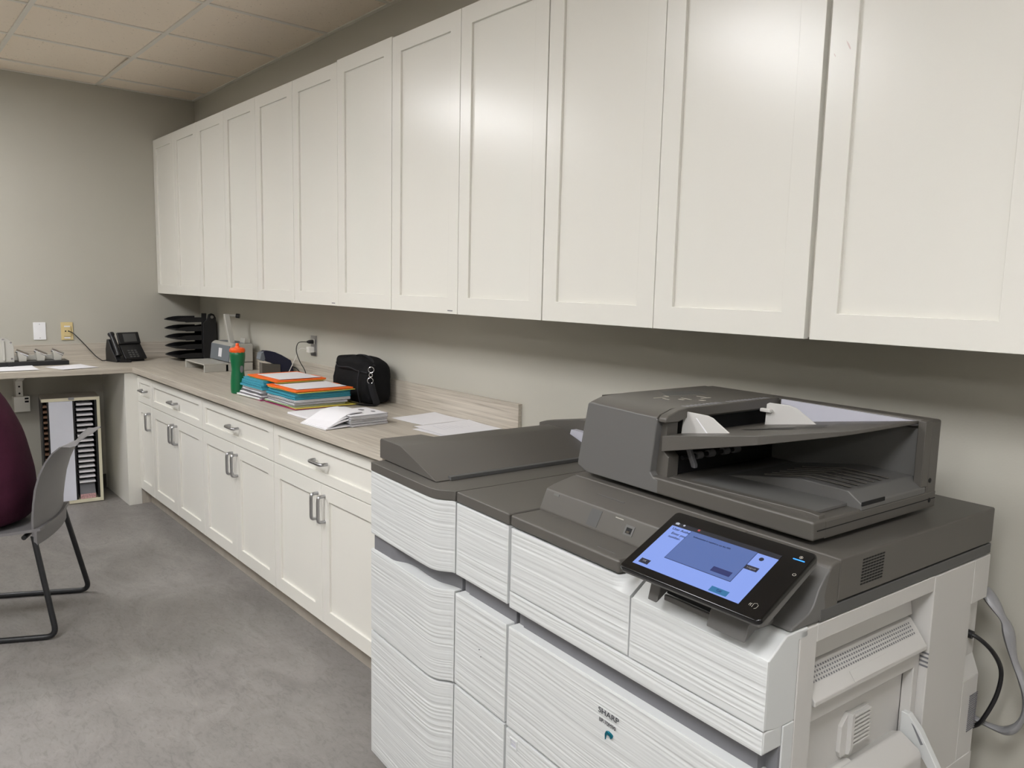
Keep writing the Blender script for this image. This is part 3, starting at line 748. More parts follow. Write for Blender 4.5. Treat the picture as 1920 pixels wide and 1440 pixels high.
# finisher
t = thing('paper_finisher', 'tall white ridged finisher left of the copier, sloping dark grey hood on top', 'printer unit', PO, TH)
plan = [(-.6440, -.036), (-.50, -.0365), (-.37, -.0365), (-.32, -.036), (-.295, -.034), (-.275, -.027), (-.257, -.013), (-.246, -.003), (-.2370, .0)]
sp = smooth_path([(p[0], p[1], 0) for p in plan], 8)
cum = [0]
for a, b in zip(sp, sp[1:]): cum.append(cum[-1]+(b-a).length)
def fplan(tt):
    # denser samples at the curved end
    tt = 1-(1-tt)**1.25 if False else tt
    s = cum[-1]*(tt**0.8)
    for i in range(len(cum)-1):
        if s <= cum[i+1]+1e-9:
            k = (s-cum[i])/max(1e-9, cum[i+1]-cum[i]); p = sp[i].lerp(sp[i+1], k); return (p.x, p.y)
    return (sp[-1].x, sp[-1].y)
part('body', B(-.640, -.239, .05, .62, .07, .945), 'plastic_side', t, bevel=.002)
front = [(p.x, p.y) for p in sp[::4]]+[(-.2370, 0)]
def capped(off, z0, z1, back=.62): return MB().prism([(-.644-off, back)]+[(x, y-off) for x, y in front]+[(-.2365, back)], 'z', z0, z1)
part('top_cover', capped(.0015, .9445, .9700), 'plastic_dark', t, bevel=.003, seg=3)
part('upper_door', ripple(fplan, 60, .7565, .9435, th=.05, seed=21), 'plastic_white', t, smooth=True)
rw = smooth_path([(-.634, -.030, 0), (-.56, -.028, 0), (-.515, -.026, 0), (-.475, -.006, 0), (-.43, .000, 0), (-.36, -.003, 0), (-.31, .000, 0), (-.27, .014, 0), (-.2345, .022, 0)], 6)
pts = [(p.x, p.y) for p in rw]+[(-.2345, .05), (-.634, .05)]
part('pull_recess', MB().prism(pts, 'z', .70, .757), 'recess', t, smooth=True)
for (z0, z1, s) in ((.462, .7095, 22), (.07, .4575, 23)):
    d = part('lower_door', ripple(fplan, 60, z0, z1-.0016, th=.045, seed=s), 'plastic_white', t, smooth=True)
    if s == 22: part('door_ledge', MB().prism([(-.643, .045)]+[(x, y+.0008) for x, y in front]+[(-.2380, .045)], 'z', z1-.004, z1-.0002), 'plastic_white', d, bevel=.0008)
part('plinth', B(-.62, -.26, .05, .58, .02, .07), 'plastic_mid', t)
for c in ((-.58, .1), (-.3, .1), (-.58, .5), (-.3, .5)): part('foot', MB().lathe([(.02, 0), (.02, .02)], 12, c=c), 'black', t)
hd = MB(); vs = []
sec = lambda l: [(l, .9735), (l, 1.026), (l+.006, 1.032), (-.540, 1.032), (-.530, 1.0295), (-.343, .9745), (-.338, .9715)]
hood = MB(); A = [(-.665, .002), (-.665, .135), (-.612, .150), (-.612, .590)]
rows = []
for (l, v) in A: rows.append([(u, v, z) for (u, z) in sec(l)])
n = 7; vv = [p for r in rows for p in r]; ff = []
for i in range(3):
    for k in range(n): ff.append((i*n+k, i*n+(k+1) % n, (i+1)*n+(k+1) % n, (i+1)*n+k))
ff += [tuple(range(n)), tuple(range(3*n, 4*n))[::-1]]
hood.add(vv, ff); part('hood', hood, 'plastic_dark', t, bevel=.003, seg=2)
part('hood_base', B(-.60, -.345, .05, .59, .9702, .9736), 'plastic_strip', t)
part('hood_skirt', B(-.35, -.334, .045, .59, .9702, .9802), 'plastic_strip', t, bevel=.001)

# cables at the copier's rear
c = copier.matrix_world
def LW(u, v, z):
    ca, sa = math.cos(TH), math.sin(TH); return (PO.x+u*ca-v*sa, PO.y+u*sa+v*ca, z)
t = thing('power_cord', 'black cord looping out of the recess in the copier rear cover', 'cord', (0, 0, 0))
part('cord', MB().tube(smooth_path([LW(.655, .735, .766), LW(.69, .738, .762), LW(.715, .765, .73), LW(.722, .80, .68), LW(.715, .81, .62), LW(.70, .80, .565), LW(.68, .81, .53), LW(.64, .82, .50)], 6), .0048, 8), 'black', t, smooth=True)
part('plug', MB().tube([LW(.656, .735, .766), LW(.684, .737, .763)], .009, 10), 'black', t, smooth=True)
t = thing('cable_sleeve', 'grey plastic cable sleeve looping between the copier back and the wall', 'cable', (0, 0, 0))
pth = smooth_path([LW(.66, .83, .84), LW(.700, .82, .800), LW(.715, .83, .765), LW(.735, .83, .70), LW(.765, .835, .635), LW(.755, .84, .565), LW(.725, .84, .53), LW(.66, .83, .535)], 6)
part('sleeve', MB().tube(pth, [.014+.004*math.sin(i*.6) for i in range(len(pth))], 10, flat=.55), 'sleeve', t, smooth=True)

# ------------------------------------------------------------------ things on the worktop
Z = .9145
# water bottle
t = thing('water_bottle', 'green squeeze bottle with an orange screw lid standing near the worktop edge', 'bottle', (2.045, -.515, Z))
prof = [(.030, 0), (.0345, .004), (.036, .02), (.0355, .06), (.0335, .085), (.030, .12), (.0325, .15), (.0365, .175), (.0375, .195), (.037, .205), (.033, .212), (.031, .215)]
part('bottle_body', MB().lathe(prof, 32), 'bottle', t, smooth=True)
mb = MB(); vs = []; nn = 40
for z, r0 in ((.208, .0345), (.214, .0372), (.224, .0372), (.229, .034), (.232, .024)):
    for k in range(nn): r = r0+(.0012*math.cos(k*math.pi/2) if r0 > .034 else 0); a = 2*math.pi*k/nn; vs.append((r*math.cos(a), r*math.sin(a), z))
fs = [(i*nn+k, i*nn+(k+1) % nn, (i+1)*nn+(k+1) % nn, (i+1)*nn+k) for i in range(4) for k in range(nn)]+[tuple(range(nn))[::-1], tuple(range(4*nn, 5*nn))]
mb.add(vs, fs); part('lid', mb, 'lid', t, smooth=True)
part('spout', MB().lathe([(.0125, .230), (.0115, .238), (.0075, .242), (.0085, .250), (.006, .254)], 20), 'lid', t, smooth=True)
mb = MB(); mb.lathe([(.009, 0), (.010, .001), (.006, .002)], 16, sy=1.9, mtx=Matrix.Rotation(math.radians(15), 4, 'Z') @ Matrix.Translation((.0305, 0, .125)) @ Matrix.Rotation(math.pi/2, 4, 'Y') @ Matrix.Rotation(math.pi/2, 4, 'Z'))
part('grip_patch', mb, 'inkgrey', t, smooth=True)

# desk organiser (five slanting trays on a column)
t = thing('tray_organiser', 'black five-tier desk tray organiser standing in the worktop corner', 'organiser', (0, 0, 0))
part('column', MB().prism([(-.115, Z), (-.022, Z), (-.022, 1.215), (-.035, 1.240), (-.055, 1.248), (-.075, 1.240), (-.090, 1.20), (-.115, 1.18)], 'x', .354, .366), 'black', t, bevel=.003)
part('column', MB().prism([(-.085, Z), (-.022, Z), (-.022, 1.16), (-.085, 1.15)], 'x', .088, .102), 'black', t, bevel=.003)
part('back_plate', B(.10, .354, -.032, -.024, Z, 1.20), 'black', t, bevel=.001)
part('top_bolt', MB().tube([(.366, -.052, 1.222), (.372, -.052, 1.222)], .011, 14), 'steel', t, smooth=True)
part('base', MB().prism([(-.22, Z), (-.03, Z), (-.03, Z+.02), (-.2, Z+.012)], 'x', .11, .345), 'black', t, bevel=.002)
for k in range(5):
    z = .954+k*.0625
    prof = [(-.300, z-.006), (-.270, z+.006), (-.235, z+.013), (-.20, z+.016), (-.085, z+.016), (-.085, z-.018), (-.225, z-.0195), (-.236, z-.0150), (-.262, z-.0120)]
    tr = MB(); tr.prism(prof, 'x', .349, .352); tr.prism(prof, 'x', .102, .105)
    tr.prism([(-.296, z-.011), (-.243, z-.0155), (-.085, z-.018), (-.085, z-.014), (-.243, z-.0115), (-.296, z-.0085)], 'x', .104, .35)
    part('tray', tr, 'black', t, bevel=.001)
    part('tray_side_arm', MB().prism([(-.118, z+.014), (-.085, z+.014), (-.085, z+.044), (-.118, z+.044)], 'x', .342, .353), 'black', t)

# heavy hole punch / binding machine with lever
t = thing('binding_machine', 'grey lever-operated binding machine with a low paper tray in front', 'office machine', (0, 0, 0))
mb = MB(); mb.box(.73, 1.088, -.357, -.21, .958, .967); mb.box(.73, .745, -.357, -.21, Z, .958); mb.box(1.073, 1.088, -.357, -.21, Z, .958)
mb.box(.73, 1.088, -.225, -.21, Z, .958)
part('front_tray', mb, 'greycase', t, bevel=.0015)
part('lower_case', B(.73, 1.088, -.209, -.052, Z, .966), 'greycase', t, bevel=.003)
mb = MB(); mb.prism([(-.200, .969), (-.050, .969), (-.050, 1.078), (-.055, 1.084), (-.170, 1.088), (-.19, 1.075)], 'x', .748, 1.088)
part('punch_case', mb, 'greycase', t, bevel=.004)
mb = MB(); mb.prism([(-.206, .972), (-.199, .972), (-.189, 1.072), (-.195, 1.072)], 'x', .755, 1.080); part('front_plate', mb, 'slate', t, bevel=.001)
part('top_plate', B(.77, 1.06, -.155, -.07, 1.086, 1.0885), 'slate', t)
part('sticker', MB().prism([(-.2045, .995), (-.2035, .995), (-.1975, 1.05), (-.1985, 1.05)], 'x', .90, .955), 'paper', t)
part('lever', MB().prism([(.985, 1.085), (1.015, 1.085), (.930, 1.262), (.915, 1.268), (.902, 1.262)], 'y', -.168, -.136), 'greycase', t, bevel=.002)
part('grip_rod', MB().tube([(.912, -.14, 1.256), (.935, -.092, 1.256)], .009, 12), 'greycase', t, smooth=True)
part('grip_end', MB().tube([(.934, -.095, 1.256), (.947, -.077, 1.254)], .0145, 16), 'black', t, smooth=True)
part('paper_stop', MB().prism([(-.10, 1.086), (-.062, 1.086), (-.062, 1.113), (-.075, 1.113), (-.095, 1.118)], 'x', 1.0, 1.075), 'greycase', t, bevel=.002)

# electric stapler
t = thing('stapler', 'navy blue and grey electric stapler against the back splash behind the folders', 'stapler', (0, 0, 0))
prof = [(-.226, 1.052), (-.216, 1.080), (-.203, 1.089), (-.175, 1.086), (-.145, 1.078), (-.105, 1.060), (-.068, 1.038), (-.048, 1.026), (-.040, 1.000), (-.030, .955), (-.028, Z), (-.105, Z), (-.110, 1.005), (-.150, 1.010), (-.200, 1.028)]
part('body', MB().prism(prof, 'x', 1.60, 1.65), 'navy', t, bevel=.004, seg=3)
part('nose', MB().prism([(-.237, 1.040), (-.228, 1.075), (-.214, 1.084), (-.205, 1.040), (-.215, 1.028)], 'x', 1.597, 1.653), 'slate', t, bevel=.002)
part('waste_bin', MB().prism([(-.222, Z), (-.112, Z), (-.112, 1.006), (-.19, 1.012), (-.222, 1.020)], 'x', 1.604, 1.646), 'smoke', t, bevel=.002)
part('base', B(1.595, 1.655, -.232, -.026, Z, Z+.006), 'black', t, bevel=.001); stp = t

# wall outlet with plug, charger and cords
t = thing('wall_outlet', 'steel-plated wall outlet above the backsplash with two plugs', 'outlet', (1.852, 0, 1.126))
part('cover_plate', B(-.035, .035, -.006, 0, -.058, .058), 'steel', t, bevel=.002)
part('socket', B(-.017, .017, -.009, -.004, .008, .036), 'greycase', t, bevel=.002)
part('socket', B(-.017, .017, -.009, -.004, -.036, -.008), 'greycase', t, bevel=.002)
t = thing('phone_charger', 'white cube charger with white cord plugged into the lower socket', 'charger', (1.852, 0, 1.104))
part('charger_cube', B(-.017, .017, -.042, -.0095, -.016, .016), 'cord_white', t, bevel=.003)
part('cord', MB().tube(smooth_path([(0, -.042, 0), (-.02, -.075, .005), (-.045, -.09, -.04), (-.075, -.105, -.10), (-.10, -.12, -.150), (-.10, -.15, -.185), (0, -.14, -.1872)], 6), .0021, 6), 'cord_white', t, smooth=True)
t = thing('plug_cord', 'black power cord from the upper socket hanging down to the worktop', 'cord', (1.852, 0, 1.148))
part('plug', MB().tube([(0, -.0095, 0), (0, -.032, 0), (-.004, -.045, 0)], [.012, .011, .005], 10), 'black', t, smooth=True)
part('cord', MB().tube(smooth_path([(-.004, -.045, 0), (-.022, -.085, -.005), (-.03, -.095, -.05), (-.02, -.08, -.11), (.005, -.06, -.165), (.03, -.06, -.228), (.10, -.06, -.2315)], 6), .0026, 6), 'black', t, smooth=True)
part('power_cord', MB().tube(smooth_path([(0, .004, .075), (.05, .006, .07), (.12, .005, .04), (.18, .004, .0032), (.3, .0, .0032)], 6), .003, 6), 'black', stp, smooth=True, mtx=Matrix.Translation((1.66, -.05, Z)))

# black bag
def blob(nu, nv, f):
    mb = MB(); vs = []; fs = []
    for i in range(nv+1):
        for k in range(nu): vs.append(f(2*math.pi*k/nu, math.pi*i/nv-math.pi/2))
    for i in range(nv):
        for k in range(nu): fs.append((i*nu+k, i*nu+(k+1) % nu, (i+1)*nu+(k+1) % nu, (i+1)*nu+k))
    mb.add(vs, fs); return mb
def sgn(x, p): return math.copysign(abs(x)**p, x)
def bagf(a, b):
    cb = abs(math.cos(b))**.28
    x = sgn(math.cos(a), .28)*cb; y = sgn(math.sin(a), .45)*cb; z = sgn(math.sin(b), .4)
    X, Y, Zz = x*.183, y*.068, z*.106
    fr = (1-y)/2
    Zz += .006*math.sin(X*26+1)*(z > 0)-(.016*max(0, (X-.06)/.12)**2 if z > 0 else 0)+(.006 if z > 0 and X < -.08 else 0)
    d = .008*(vnoise(X*22+5, Zz*16+9)-.5)+.005*(vnoise(X*60+50, Zz*45)-.5)
    Y += d*2*(1 if y < 0 else .2); X *= 1+.05*(-z if z < 0 else 0)*.5
    if z < -.98: pass
    return (X, Y-.012*fr*(1-abs(z)), Zz+.108)
t = thing('shoulder_bag', 'black nylon bag with a silver ring strap standing against the backsplash', 'bag', (2.592, -.112, Z))
part('bag_body', blob(64, 36, bagf), 'bag', t, smooth=True)
part('bag_flap', MB().tube(smooth_path([(-.150, -.060, .178), (-.08, -.084, .165), (.02, -.084, .17), (.10, -.082, .16), (.17, -.07, .155)], 8), .003, 8), 'strap', t, smooth=True)
part('side_piping', MB().tube(smooth_path([(.12, -.083, .165), (.125, -.094, .12), (.122, -.092, .06), (.12, -.08, .01)], 8), .003, 8), 'strap', t, smooth=True)
part('top_handle', MB().tube(smooth_path([(-.06, .0, .208), (-.03, .0, .222), (.04, 0, .222), (.11, -.01, .205), (.16, -.03, .185)], 6), .010, 8, flat=.35), 'strap', t, smooth=True)
def rg(c, r, rr, nrm): 
    q = Vector(nrm).to_track_quat('Z', 'Y').to_matrix().to_4x4(); q = Matrix.Translation(c) @ q
    return MB().tube([(r*math.cos(a*math.pi/10), r*math.sin(a*math.pi/10), 0) for a in range(20)], rr, 8, closed=True, mtx=q)
part('strap_ring', rg((.188, -.060, .172), .013, .0018, (.8, -.6, 0)), 'chrome', t, smooth=True)
part('strap_clip', rg((.192, -.064, .148), .010, .0018, (.3, -.9, .1)), 'chrome', t, smooth=True)
part('strap_buckle', rg((.194, -.068, .122), .013, .0018, (.8, -.6, .1)), 'chrome', t, smooth=True)
part('shoulder_strap', MB().tube(smooth_path([(.197, -.066, .112), (.203, -.064, .09), (.208, -.058, .06), (.210, -.045, .02), (.196, -.05, .006), (.150, -.085, .006), (.10, -.092, .006), (.05, -.088, .005)], 6), .018, 8, flat=.16), 'strap', t, smooth=True)

# folder piles
def sheetpile(name, label, cat, x0, x1, y0, y1, z, h, m, rz=0, group=None, sag=0.0, tilt=(0, 0), edges=0, em=None, par=None, ex=None):
    """slab with slightly curved top, rounded outline; local origin at its centre base"""
    cx, cy = (x0+x1)/2, (y0+y1)/2; a, b = (x1-x0)/2, (y1-y0)/2
    e = thing(name, label, cat, (cx, cy, z), rz, group)
    e.rotation_euler = (tilt[0], tilt[1], rz)
    nx, ny = 12, 4; mb = MB(); vs = []
    for L_ in (0, 1):
        for j in range(ny+1):
            for i in range(nx+1):
                x = -a+2*a*i/nx; y = -b+2*b*j/ny
                vs.append((x, y, L_*h+sag*(math.sin(i*.9+x0*9)*.5+.5)*(1 if L_ else .8)*(1 if j in (0, ny) else .9)))
    W = nx+1; N = W*(ny+1); fs = []
    for j in range(ny):
        for i in range(nx):
            k = j*W+i; fs += [(k, k+W, k+W+1, k+1), (k+N, k+1+N, k+W+1+N, k+W+N)]
    for i in range(nx): fs += [(i, i+1, i+1+N, i+N), (ny*W+i+1, ny*W+i, ny*W+i+N, ny*W+i+1+N)]
    for j in range(ny): fs += [(j*W+W, j*W, j*W+N, j*W+W+N), (j*W+nx, j*W+W+nx, j*W+W+nx+N, j*W+nx+N)]
    mb.add(vs, fs); part('sheets' if cat in ('paper', 'booklet') else 'cover', mb, m, e, smooth=False)
    if edges:
        mb = MB()
        for q in range(edges):
            zz = h*(q+.7)/(edges+.4); o_ = rr_.uniform(-.004, .002)
            mb.box(-a-.003-o_, a+.002+o_, -b-.003-o_, b+.002, zz-.0004, zz+.0005)
        part('page_edges', mb, em or 'inkgrey', e)
    return e
rr_ = random.Random(11)
# pile A (right) and pile B (left)
A_ = (2.395, 2.690, -.505, -.235); B_ = (2.11, 2.37, -.522, -.262)
def inA(dx0=0, dx1=0, dy0=0, dy1=0, P=A_): return (P[0]+dx0, P[1]+dx1, P[2]+dy0, P[3]+dy1)
z = Z+.0006
sheetpile('folder', 'magenta folder at the very bottom of the right-hand pile', 'folder', *inA(-.005, .01, -.012, .03), z, .003, 'magenta', rz=.03); z += .0035
sheetpile('folder', 'mustard folder second from the bottom of the right-hand pile', 'folder', *inA(.01, .015, .0, .045), z, .003, 'yellow', rz=-.02); z += .0035
bk = ['lowest', 'second', 'third', 'fourth']
sheetpile('booklet', 'white booklet with green leaf print low in the right-hand pile', 'booklet', *inA(-.012, -.01, -.008, -.02), z, .008, 'paper', rz=.04, edges=2, em='leafgreen'); z += .0088
sheetpile('booklet', 'white booklet above the leaf-printed one in the right-hand pile', 'booklet', *inA(-.002, 0, -.002, -.01), z, .009, 'paper', rz=-.02, sag=.002, edges=2); z += .0112
sheetpile('paper_stack', 'thick wavy white papers below the turquoise folders of the right-hand pile', 'paper', *inA(.0, .005, -.003, 0), z, .012, 'paper', rz=.01, sag=.003, edges=4); z += .0152
zb0 = z
for q in range(3):
    sheetpile('folder', ['lowest', 'middle', 'topmost'][q]+' turquoise folder of the right-hand pile', 'folder', *inA(-.004+q*.003, .003, -.006+q*.006, .002), z, .0095, 'blue', rz=[.015, -.012, .02][q], group='turquoise folders', sag=.001, edges=1, em='blue'); z += .0108
sheetpile('folder', 'yellow folder just under the orange one on the right-hand pile', 'folder', *inA(.012, .028, -.006, .012), z, .002, 'yellow', rz=.03, sag=.002); z += .0046
sheetpile('folder', 'orange folder on top of the right-hand pile, nearest the bag', 'folder', *inA(.010, .022, -.01, .006), z, .006, 'orange', rz=.015, sag=.003); z += .0095
sheetpile('paper_sheet', 'white sheet lying on the orange folder of the right-hand pile', 'paper', *inA(.045, -.012, .012, -.01), z, .0015, 'paper', rz=.01)
z = Z+.0006
sheetpile('folder', 'magenta folder at the bottom of the left-hand pile beside the bottle', 'folder', *inA(.04, .0, -.005, .02, P=B_), z, .003, 'magenta', rz=-.03); z += .0035
sheetpile('booklet', 'white booklet with green leaf print sticking out of the left-hand pile', 'booklet', *inA(-.012, -.03, -.016, -.02, P=B_), z, .008, 'paper', rz=.07, edges=2, em='leafgreen'); z += .0088
for q in range(2):
    sheetpile('booklet', ['lower', 'upper'][q]+' plain white booklet of the left-hand pile', 'booklet', *inA(.006*q, -.012, -.006+.006*q, -.01, P=B_), z, .0105, 'paper', rz=[.03, -.02][q], sag=.003, edges=3); z += .0140
sheetpile('paper_stack', 'thin white papers under the turquoise folders of the left-hand pile', 'paper', *inA(.008, -.012, .004, 0, P=B_), z, .008, 'paper', rz=.02, sag=.002, edges=2); z += .0105
for q in range(4):
    sheetpile('folder', ['lowest', 'second lowest', 'second highest', 'topmost'][q]+' turquoise folder of the left-hand pile', 'folder', *inA(-.004+q*.006, -.004, -.004+q*.003, 0, P=B_), z, .0098, 'blue', rz=[.02, -.02, .035, 0][q], group='turquoise folders', sag=.001, edges=1, em='blue'); z += .0110
z = max(z, 1.0085)
sheetpile('folder', 'yellow folder under the orange one on the left-hand pile', 'folder', 2.165, 2.475, -.50, -.25, z, .002, 'yellow', rz=.04, sag=.002); z += .0044
sheetpile('folder', 'orange folder on top of the left-hand pile, farther from the bag', 'folder', 2.155, 2.470, -.505, -.245, z, .006, 'orange', rz=.03, sag=.003); z += .0095
sheetpile('paper_sheet', 'white sheet lying on the orange folder of the left-hand pile', 'paper', 2.205, 2.455, -.475, -.265, z, .0015, 'paper', rz=.02)
# low stack of letter sheets with a sticky note
e = sheetpile('paper_stack', 'low stack of white letter sheets with a yellow note between folders and booklets', 'paper', 2.765, 2.985, -.575, -.300, Z+.0006, .0085, 'paper', rz=.03, sag=.001, edges=2, em='plastic_lilac')
sheetpile('sticky_note', 'yellow sticky note on the low stack of letter sheets', 'note', 2.90, 2.975, -.50, -.40, Z+.0112, .0006, 'yellow', rz=.1)
# booklets, right pile flat
bz = Z+.0006
lv = ['lowest', 'second', 'third', 'fourth', 'topmost']
for q in range(5):
    h = [.0075, .0075, .0085, .0075, .008][q]
    e = sheetpile('booklet', lv[q]+' booklet of the flat pile in front of the bag, counted upwards', 'booklet', 3.035+.004*(q % 2), 3.205-.003*(q % 3), -.512+.004*(q % 2), -.342, bz, h, 'paper', rz=[.04, -.02, .03, 0, .03][q], group='white booklets', sag=.0008, edges=2)
    bz += h+.0014
mb = MB(); mb.lathe([(.018, 0), (.018, .0004)], 14, c=(-.03, .03), sy=.6); mb.lathe([(.014, 0), (.014, .0004)], 14, c=(.03, .05), sy=.6); mb.box(-.02, .03, -.02, -.016, 0, .0004); mb.box(-.02, .02, -.032, -.029, 0, .0004)
o = part('cover_print', mb, 'inkgrey', e); o.location = (0, 0, .0092)
# draped booklets, bending down to the front
def draped(q, label):
    e = thing('booklet', label, 'booklet', (3.115-.004*q, -.535-.007*(3-q), Z+.0006), .08+.02*q, 'white booklets')
    mb = MB(); n = 14; vs = []
    base_ = .0018+.009*q
    for L_ in (0, 1):
        for j in range(n+1):
            s = j/n; y = .085-.155*s+(.0 if q < 3 else .004)
            zz = base_+(.021+.0*q)*(math.cos(max(0, s-.30)*math.pi/1.4*1.6)*.5+.5)*(1 if q else .12)*(.6+.13*q) - (.0 if s < .3 else base_*.80*((s-.3)/.7)**1.5)
            zz = max(zz, .0004+q*.0022)
            for x in (-.105+.004*q, .085-.003*q): vs.append((x, y, zz+L_*.0042))
    N = 2*(n+1); fs = []
    for j in range(n):
        k = 2*j; fs += [(k, k+1, k+3, k+2), (k+N, k+2+N, k+3+N, k+1+N), (k, k+2, k+2+N, k+N), (k+1, k+1+N, k+3+N, k+3)]
    fs += [(0, N, N+1, 1), (2*n, 2*n+1, 2*n+1+N, 2*n+N)]
    mb.add(vs, fs); part('sheets', mb, 'paper', e)
    return e
for q in range(4): draped(q, ['lowest', 'second', 'third', 'topmost'][q]+' of the booklets sliding down toward the worktop edge')
# loose sheets
def sheet(label, x0, x1, y0, y1, z, rz, lines=False, curl=.004, nm='paper_sheet'):
    e = thing(nm, label, 'paper', ((x0+x1)/2, (y0+y1)/2, z), rz)
    a, b = (x1-x0)/2, (y1-y0)/2; n = 8; mb = MB(); vs = []
    for L_ in (0, 1):
        for j in range(n+1):
            for i in range(n+1):
                x = -a+2*a*i/n; y = -b+2*b*j/n; c_ = curl*((i/n)**4*.6+(1-i/n)**4*(j/n)**2)
                vs.append((x, y, .0004+c_+L_*.0006))
    W = n+1; N = W*W; fs = []
    for j in range(n):
        for i in range(n): k = j*W+i; fs += [(k, k+W, k+W+1, k+1), (k+N, k+1+N, k+W+1+N, k+W+N)]
    for i in range(n): fs += [(i, i+1, i+1+N, i+N), (n*W+i+1, n*W+i, n*W+i+N, n*W+i+1+N)]
    for j in range(n): fs += [(j*W+W, j*W, j*W+N, j*W+W+N), (j*W+n, j*W+W+n, j*W+W+n+N, j*W+n+N)]
    mb.add(vs, fs); part('sheet', mb, 'paper', e, smooth=True)
    if lines:
        mb = MB()
        for q in range(9):
            y = b*.7-q*b*.15; mb.box(-a*.7, a*(.6 if q % 3 else .2), y, y+.0015, .0011, .0013)
        part('printed_lines', mb, 'plastic_lilac', e)
    return e
sheet('blank white sheet lying near the backsplash beside the booklets', 3.095, 3.325, -.255, -.025, Z, .03)
sheet('printed white sheet overlapping the worktop end behind the finisher', 3.335, 3.570, -.300, -.030, Z+.0022, -.04, True)
sheet('loose white sheet under the printed one near the finisher', 3.360, 3.60, -.320, -.08, Z, .06)
sheet('folded white form lying at the short worktop edge by the punch', .30, .535, -1.06, -.84, Z, .25, True)
sheet('white paper strip under the black bar of the paper punch', .24, .50, -1.50, -1.14, Z, .0)

# ------------------------------------------------------------------ short worktop things
# desk phone
t = thing('desk_phone', 'black desk phone with handset and tilted display on the short worktop', 'telephone', (.13, -.562, Z), math.radians(14)); dph = t
tl = Matrix.Translation((.02, 0, .004)) @ Matrix.Rotation(math.radians(-32), 4, 'Y')
part('base_foot', MB().prism([(-.085, 0), (.085, 0), (.085, .012), (-.06, .085), (-.085, .085)], 'y', -.085, .085), 'black', t, bevel=.004)
def tilted(name, m, x0, x1, y0, y1, z0, z1, **k): 
    mt = Matrix.Translation((.09, 0, .012)) @ Matrix.Rotation(math.radians(48), 4, 'Y')
    return part(name, B(x0, x1, y0, y1, z0, z1), m, t, mtx=mt, **k)
tilted('keypad_plate', 'black', -.135, .0, -.055, .095, 0, .016, bevel=.004)
mt = Matrix.Translation((.012, 0, .112)) @ Matrix.Rotation(math.radians(66), 4, 'Y')
part('display_housing', B(-.085, .0, -.055, .095, 0, .018), 'black', t, bevel=.005, mtx=mt)
part('display', B(-.072, -.014, -.020, .070, .018, .0188), 'plastic_strip', t, mtx=mt)
mb = MB()
for i in range(4):
    for j in range(3): mb.box(-.072+i*.017, -.061+i*.017, -.02+j*.024, -.005+j*.024, .016, .019)
stuff(part('keys', mb, 'plastic_strip', t, mtx=Matrix.Translation((.09, 0, .012)) @ Matrix.Rotation(math.radians(48), 4, 'Y')))
hs = MB().tube(smooth_path([(.075, -.090, .045), (.055, -.090, .085), (.015, -.090, .145), (-.02, -.090, .190)], 6), [.021]*3+[.016]*13+[.021]*3, 12, flat=.9)
part('handset', hs, 'black', t, smooth=True)
part('handset_cradle', MB().prism([(-.06, 0), (.085, 0), (.085, .015), (.02, .085), (-.02, .15), (-.04, .15), (-.06, .08)], 'y', -.110, -.072), 'black', t, bevel=.003)
part('handset_label', B(.062, .070, -.10, -.085, .074, .082), 'paper', t)
part('coiled_cord', MB().tube([(.09+.012*math.cos(k*.9)+.0006*k, -.085+.0008*k-.01, .009+.006*math.sin(k*.9)) for k in range(70)], .003, 6), 'black', t, smooth=True)
# outlet plates on the left wall
t = thing('blank_wall_plate', 'white blank cover plate on the left wall above the short worktop', 'wall plate', (X0, -1.046, 1.119))
part('plate', B(0, .006, -.036, .036, -.058, .058), 'white_plate', t, bevel=.002)
mb = MB(); mb.lathe([(.003, 0), (.003, .001)], 8, mtx=Matrix.Translation((.0062, 0, .045)) @ Matrix.Rotation(math.pi/2, 4, 'Y')); mb.lathe([(.003, 0), (.003, .001)], 8, mtx=Matrix.Translation((.0062, 0, -.045)) @ Matrix.Rotation(math.pi/2, 4, 'Y'))
part('screw', mb, 'steel', t)
t = thing('phone_jack', 'almond-coloured phone jack plate on the left wall with a cord plugged in', 'wall plate', (X0, -.886, 1.116))
part('plate', B(0, .007, -.036, .036, -.060, .060), 'beige', t, bevel=.002)
part('jack_block', B(.007, .013, -.022, .022, -.035, .035), 'beige', t, bevel=.002)
part('label_window', B(.013, .0142, -.018, .018, .038-.01, .047-.01), 'paper', t); part('label_window', B(.007, .0092, -.018, .018, -.050, -.040), 'paper', t)
part('jack_hole', B(.013, .0136, -.014, -.006, -.004, .004), 'blackmatt', t); part('jack_hole', B(.013, .0136, .004, .012, -.004, .004), 'blackmatt', t)
part('line_cord', MB().tube(smooth_path([(X0+.0145, -.878, 1.116), (.02, -.855, 1.10), (.05, -.80, 1.03), (.08, -.745, .955), (.10, -.715, .925), (.10, -.70, .9185), (.08, -.672, .9185)], 7), .0032, 8), 'black', dph, smooth=True, mtx=(Matrix.Translation((.13, -.562, Z)) @ Matrix.Rotation(math.radians(14), 4, 'Z')).inverted())

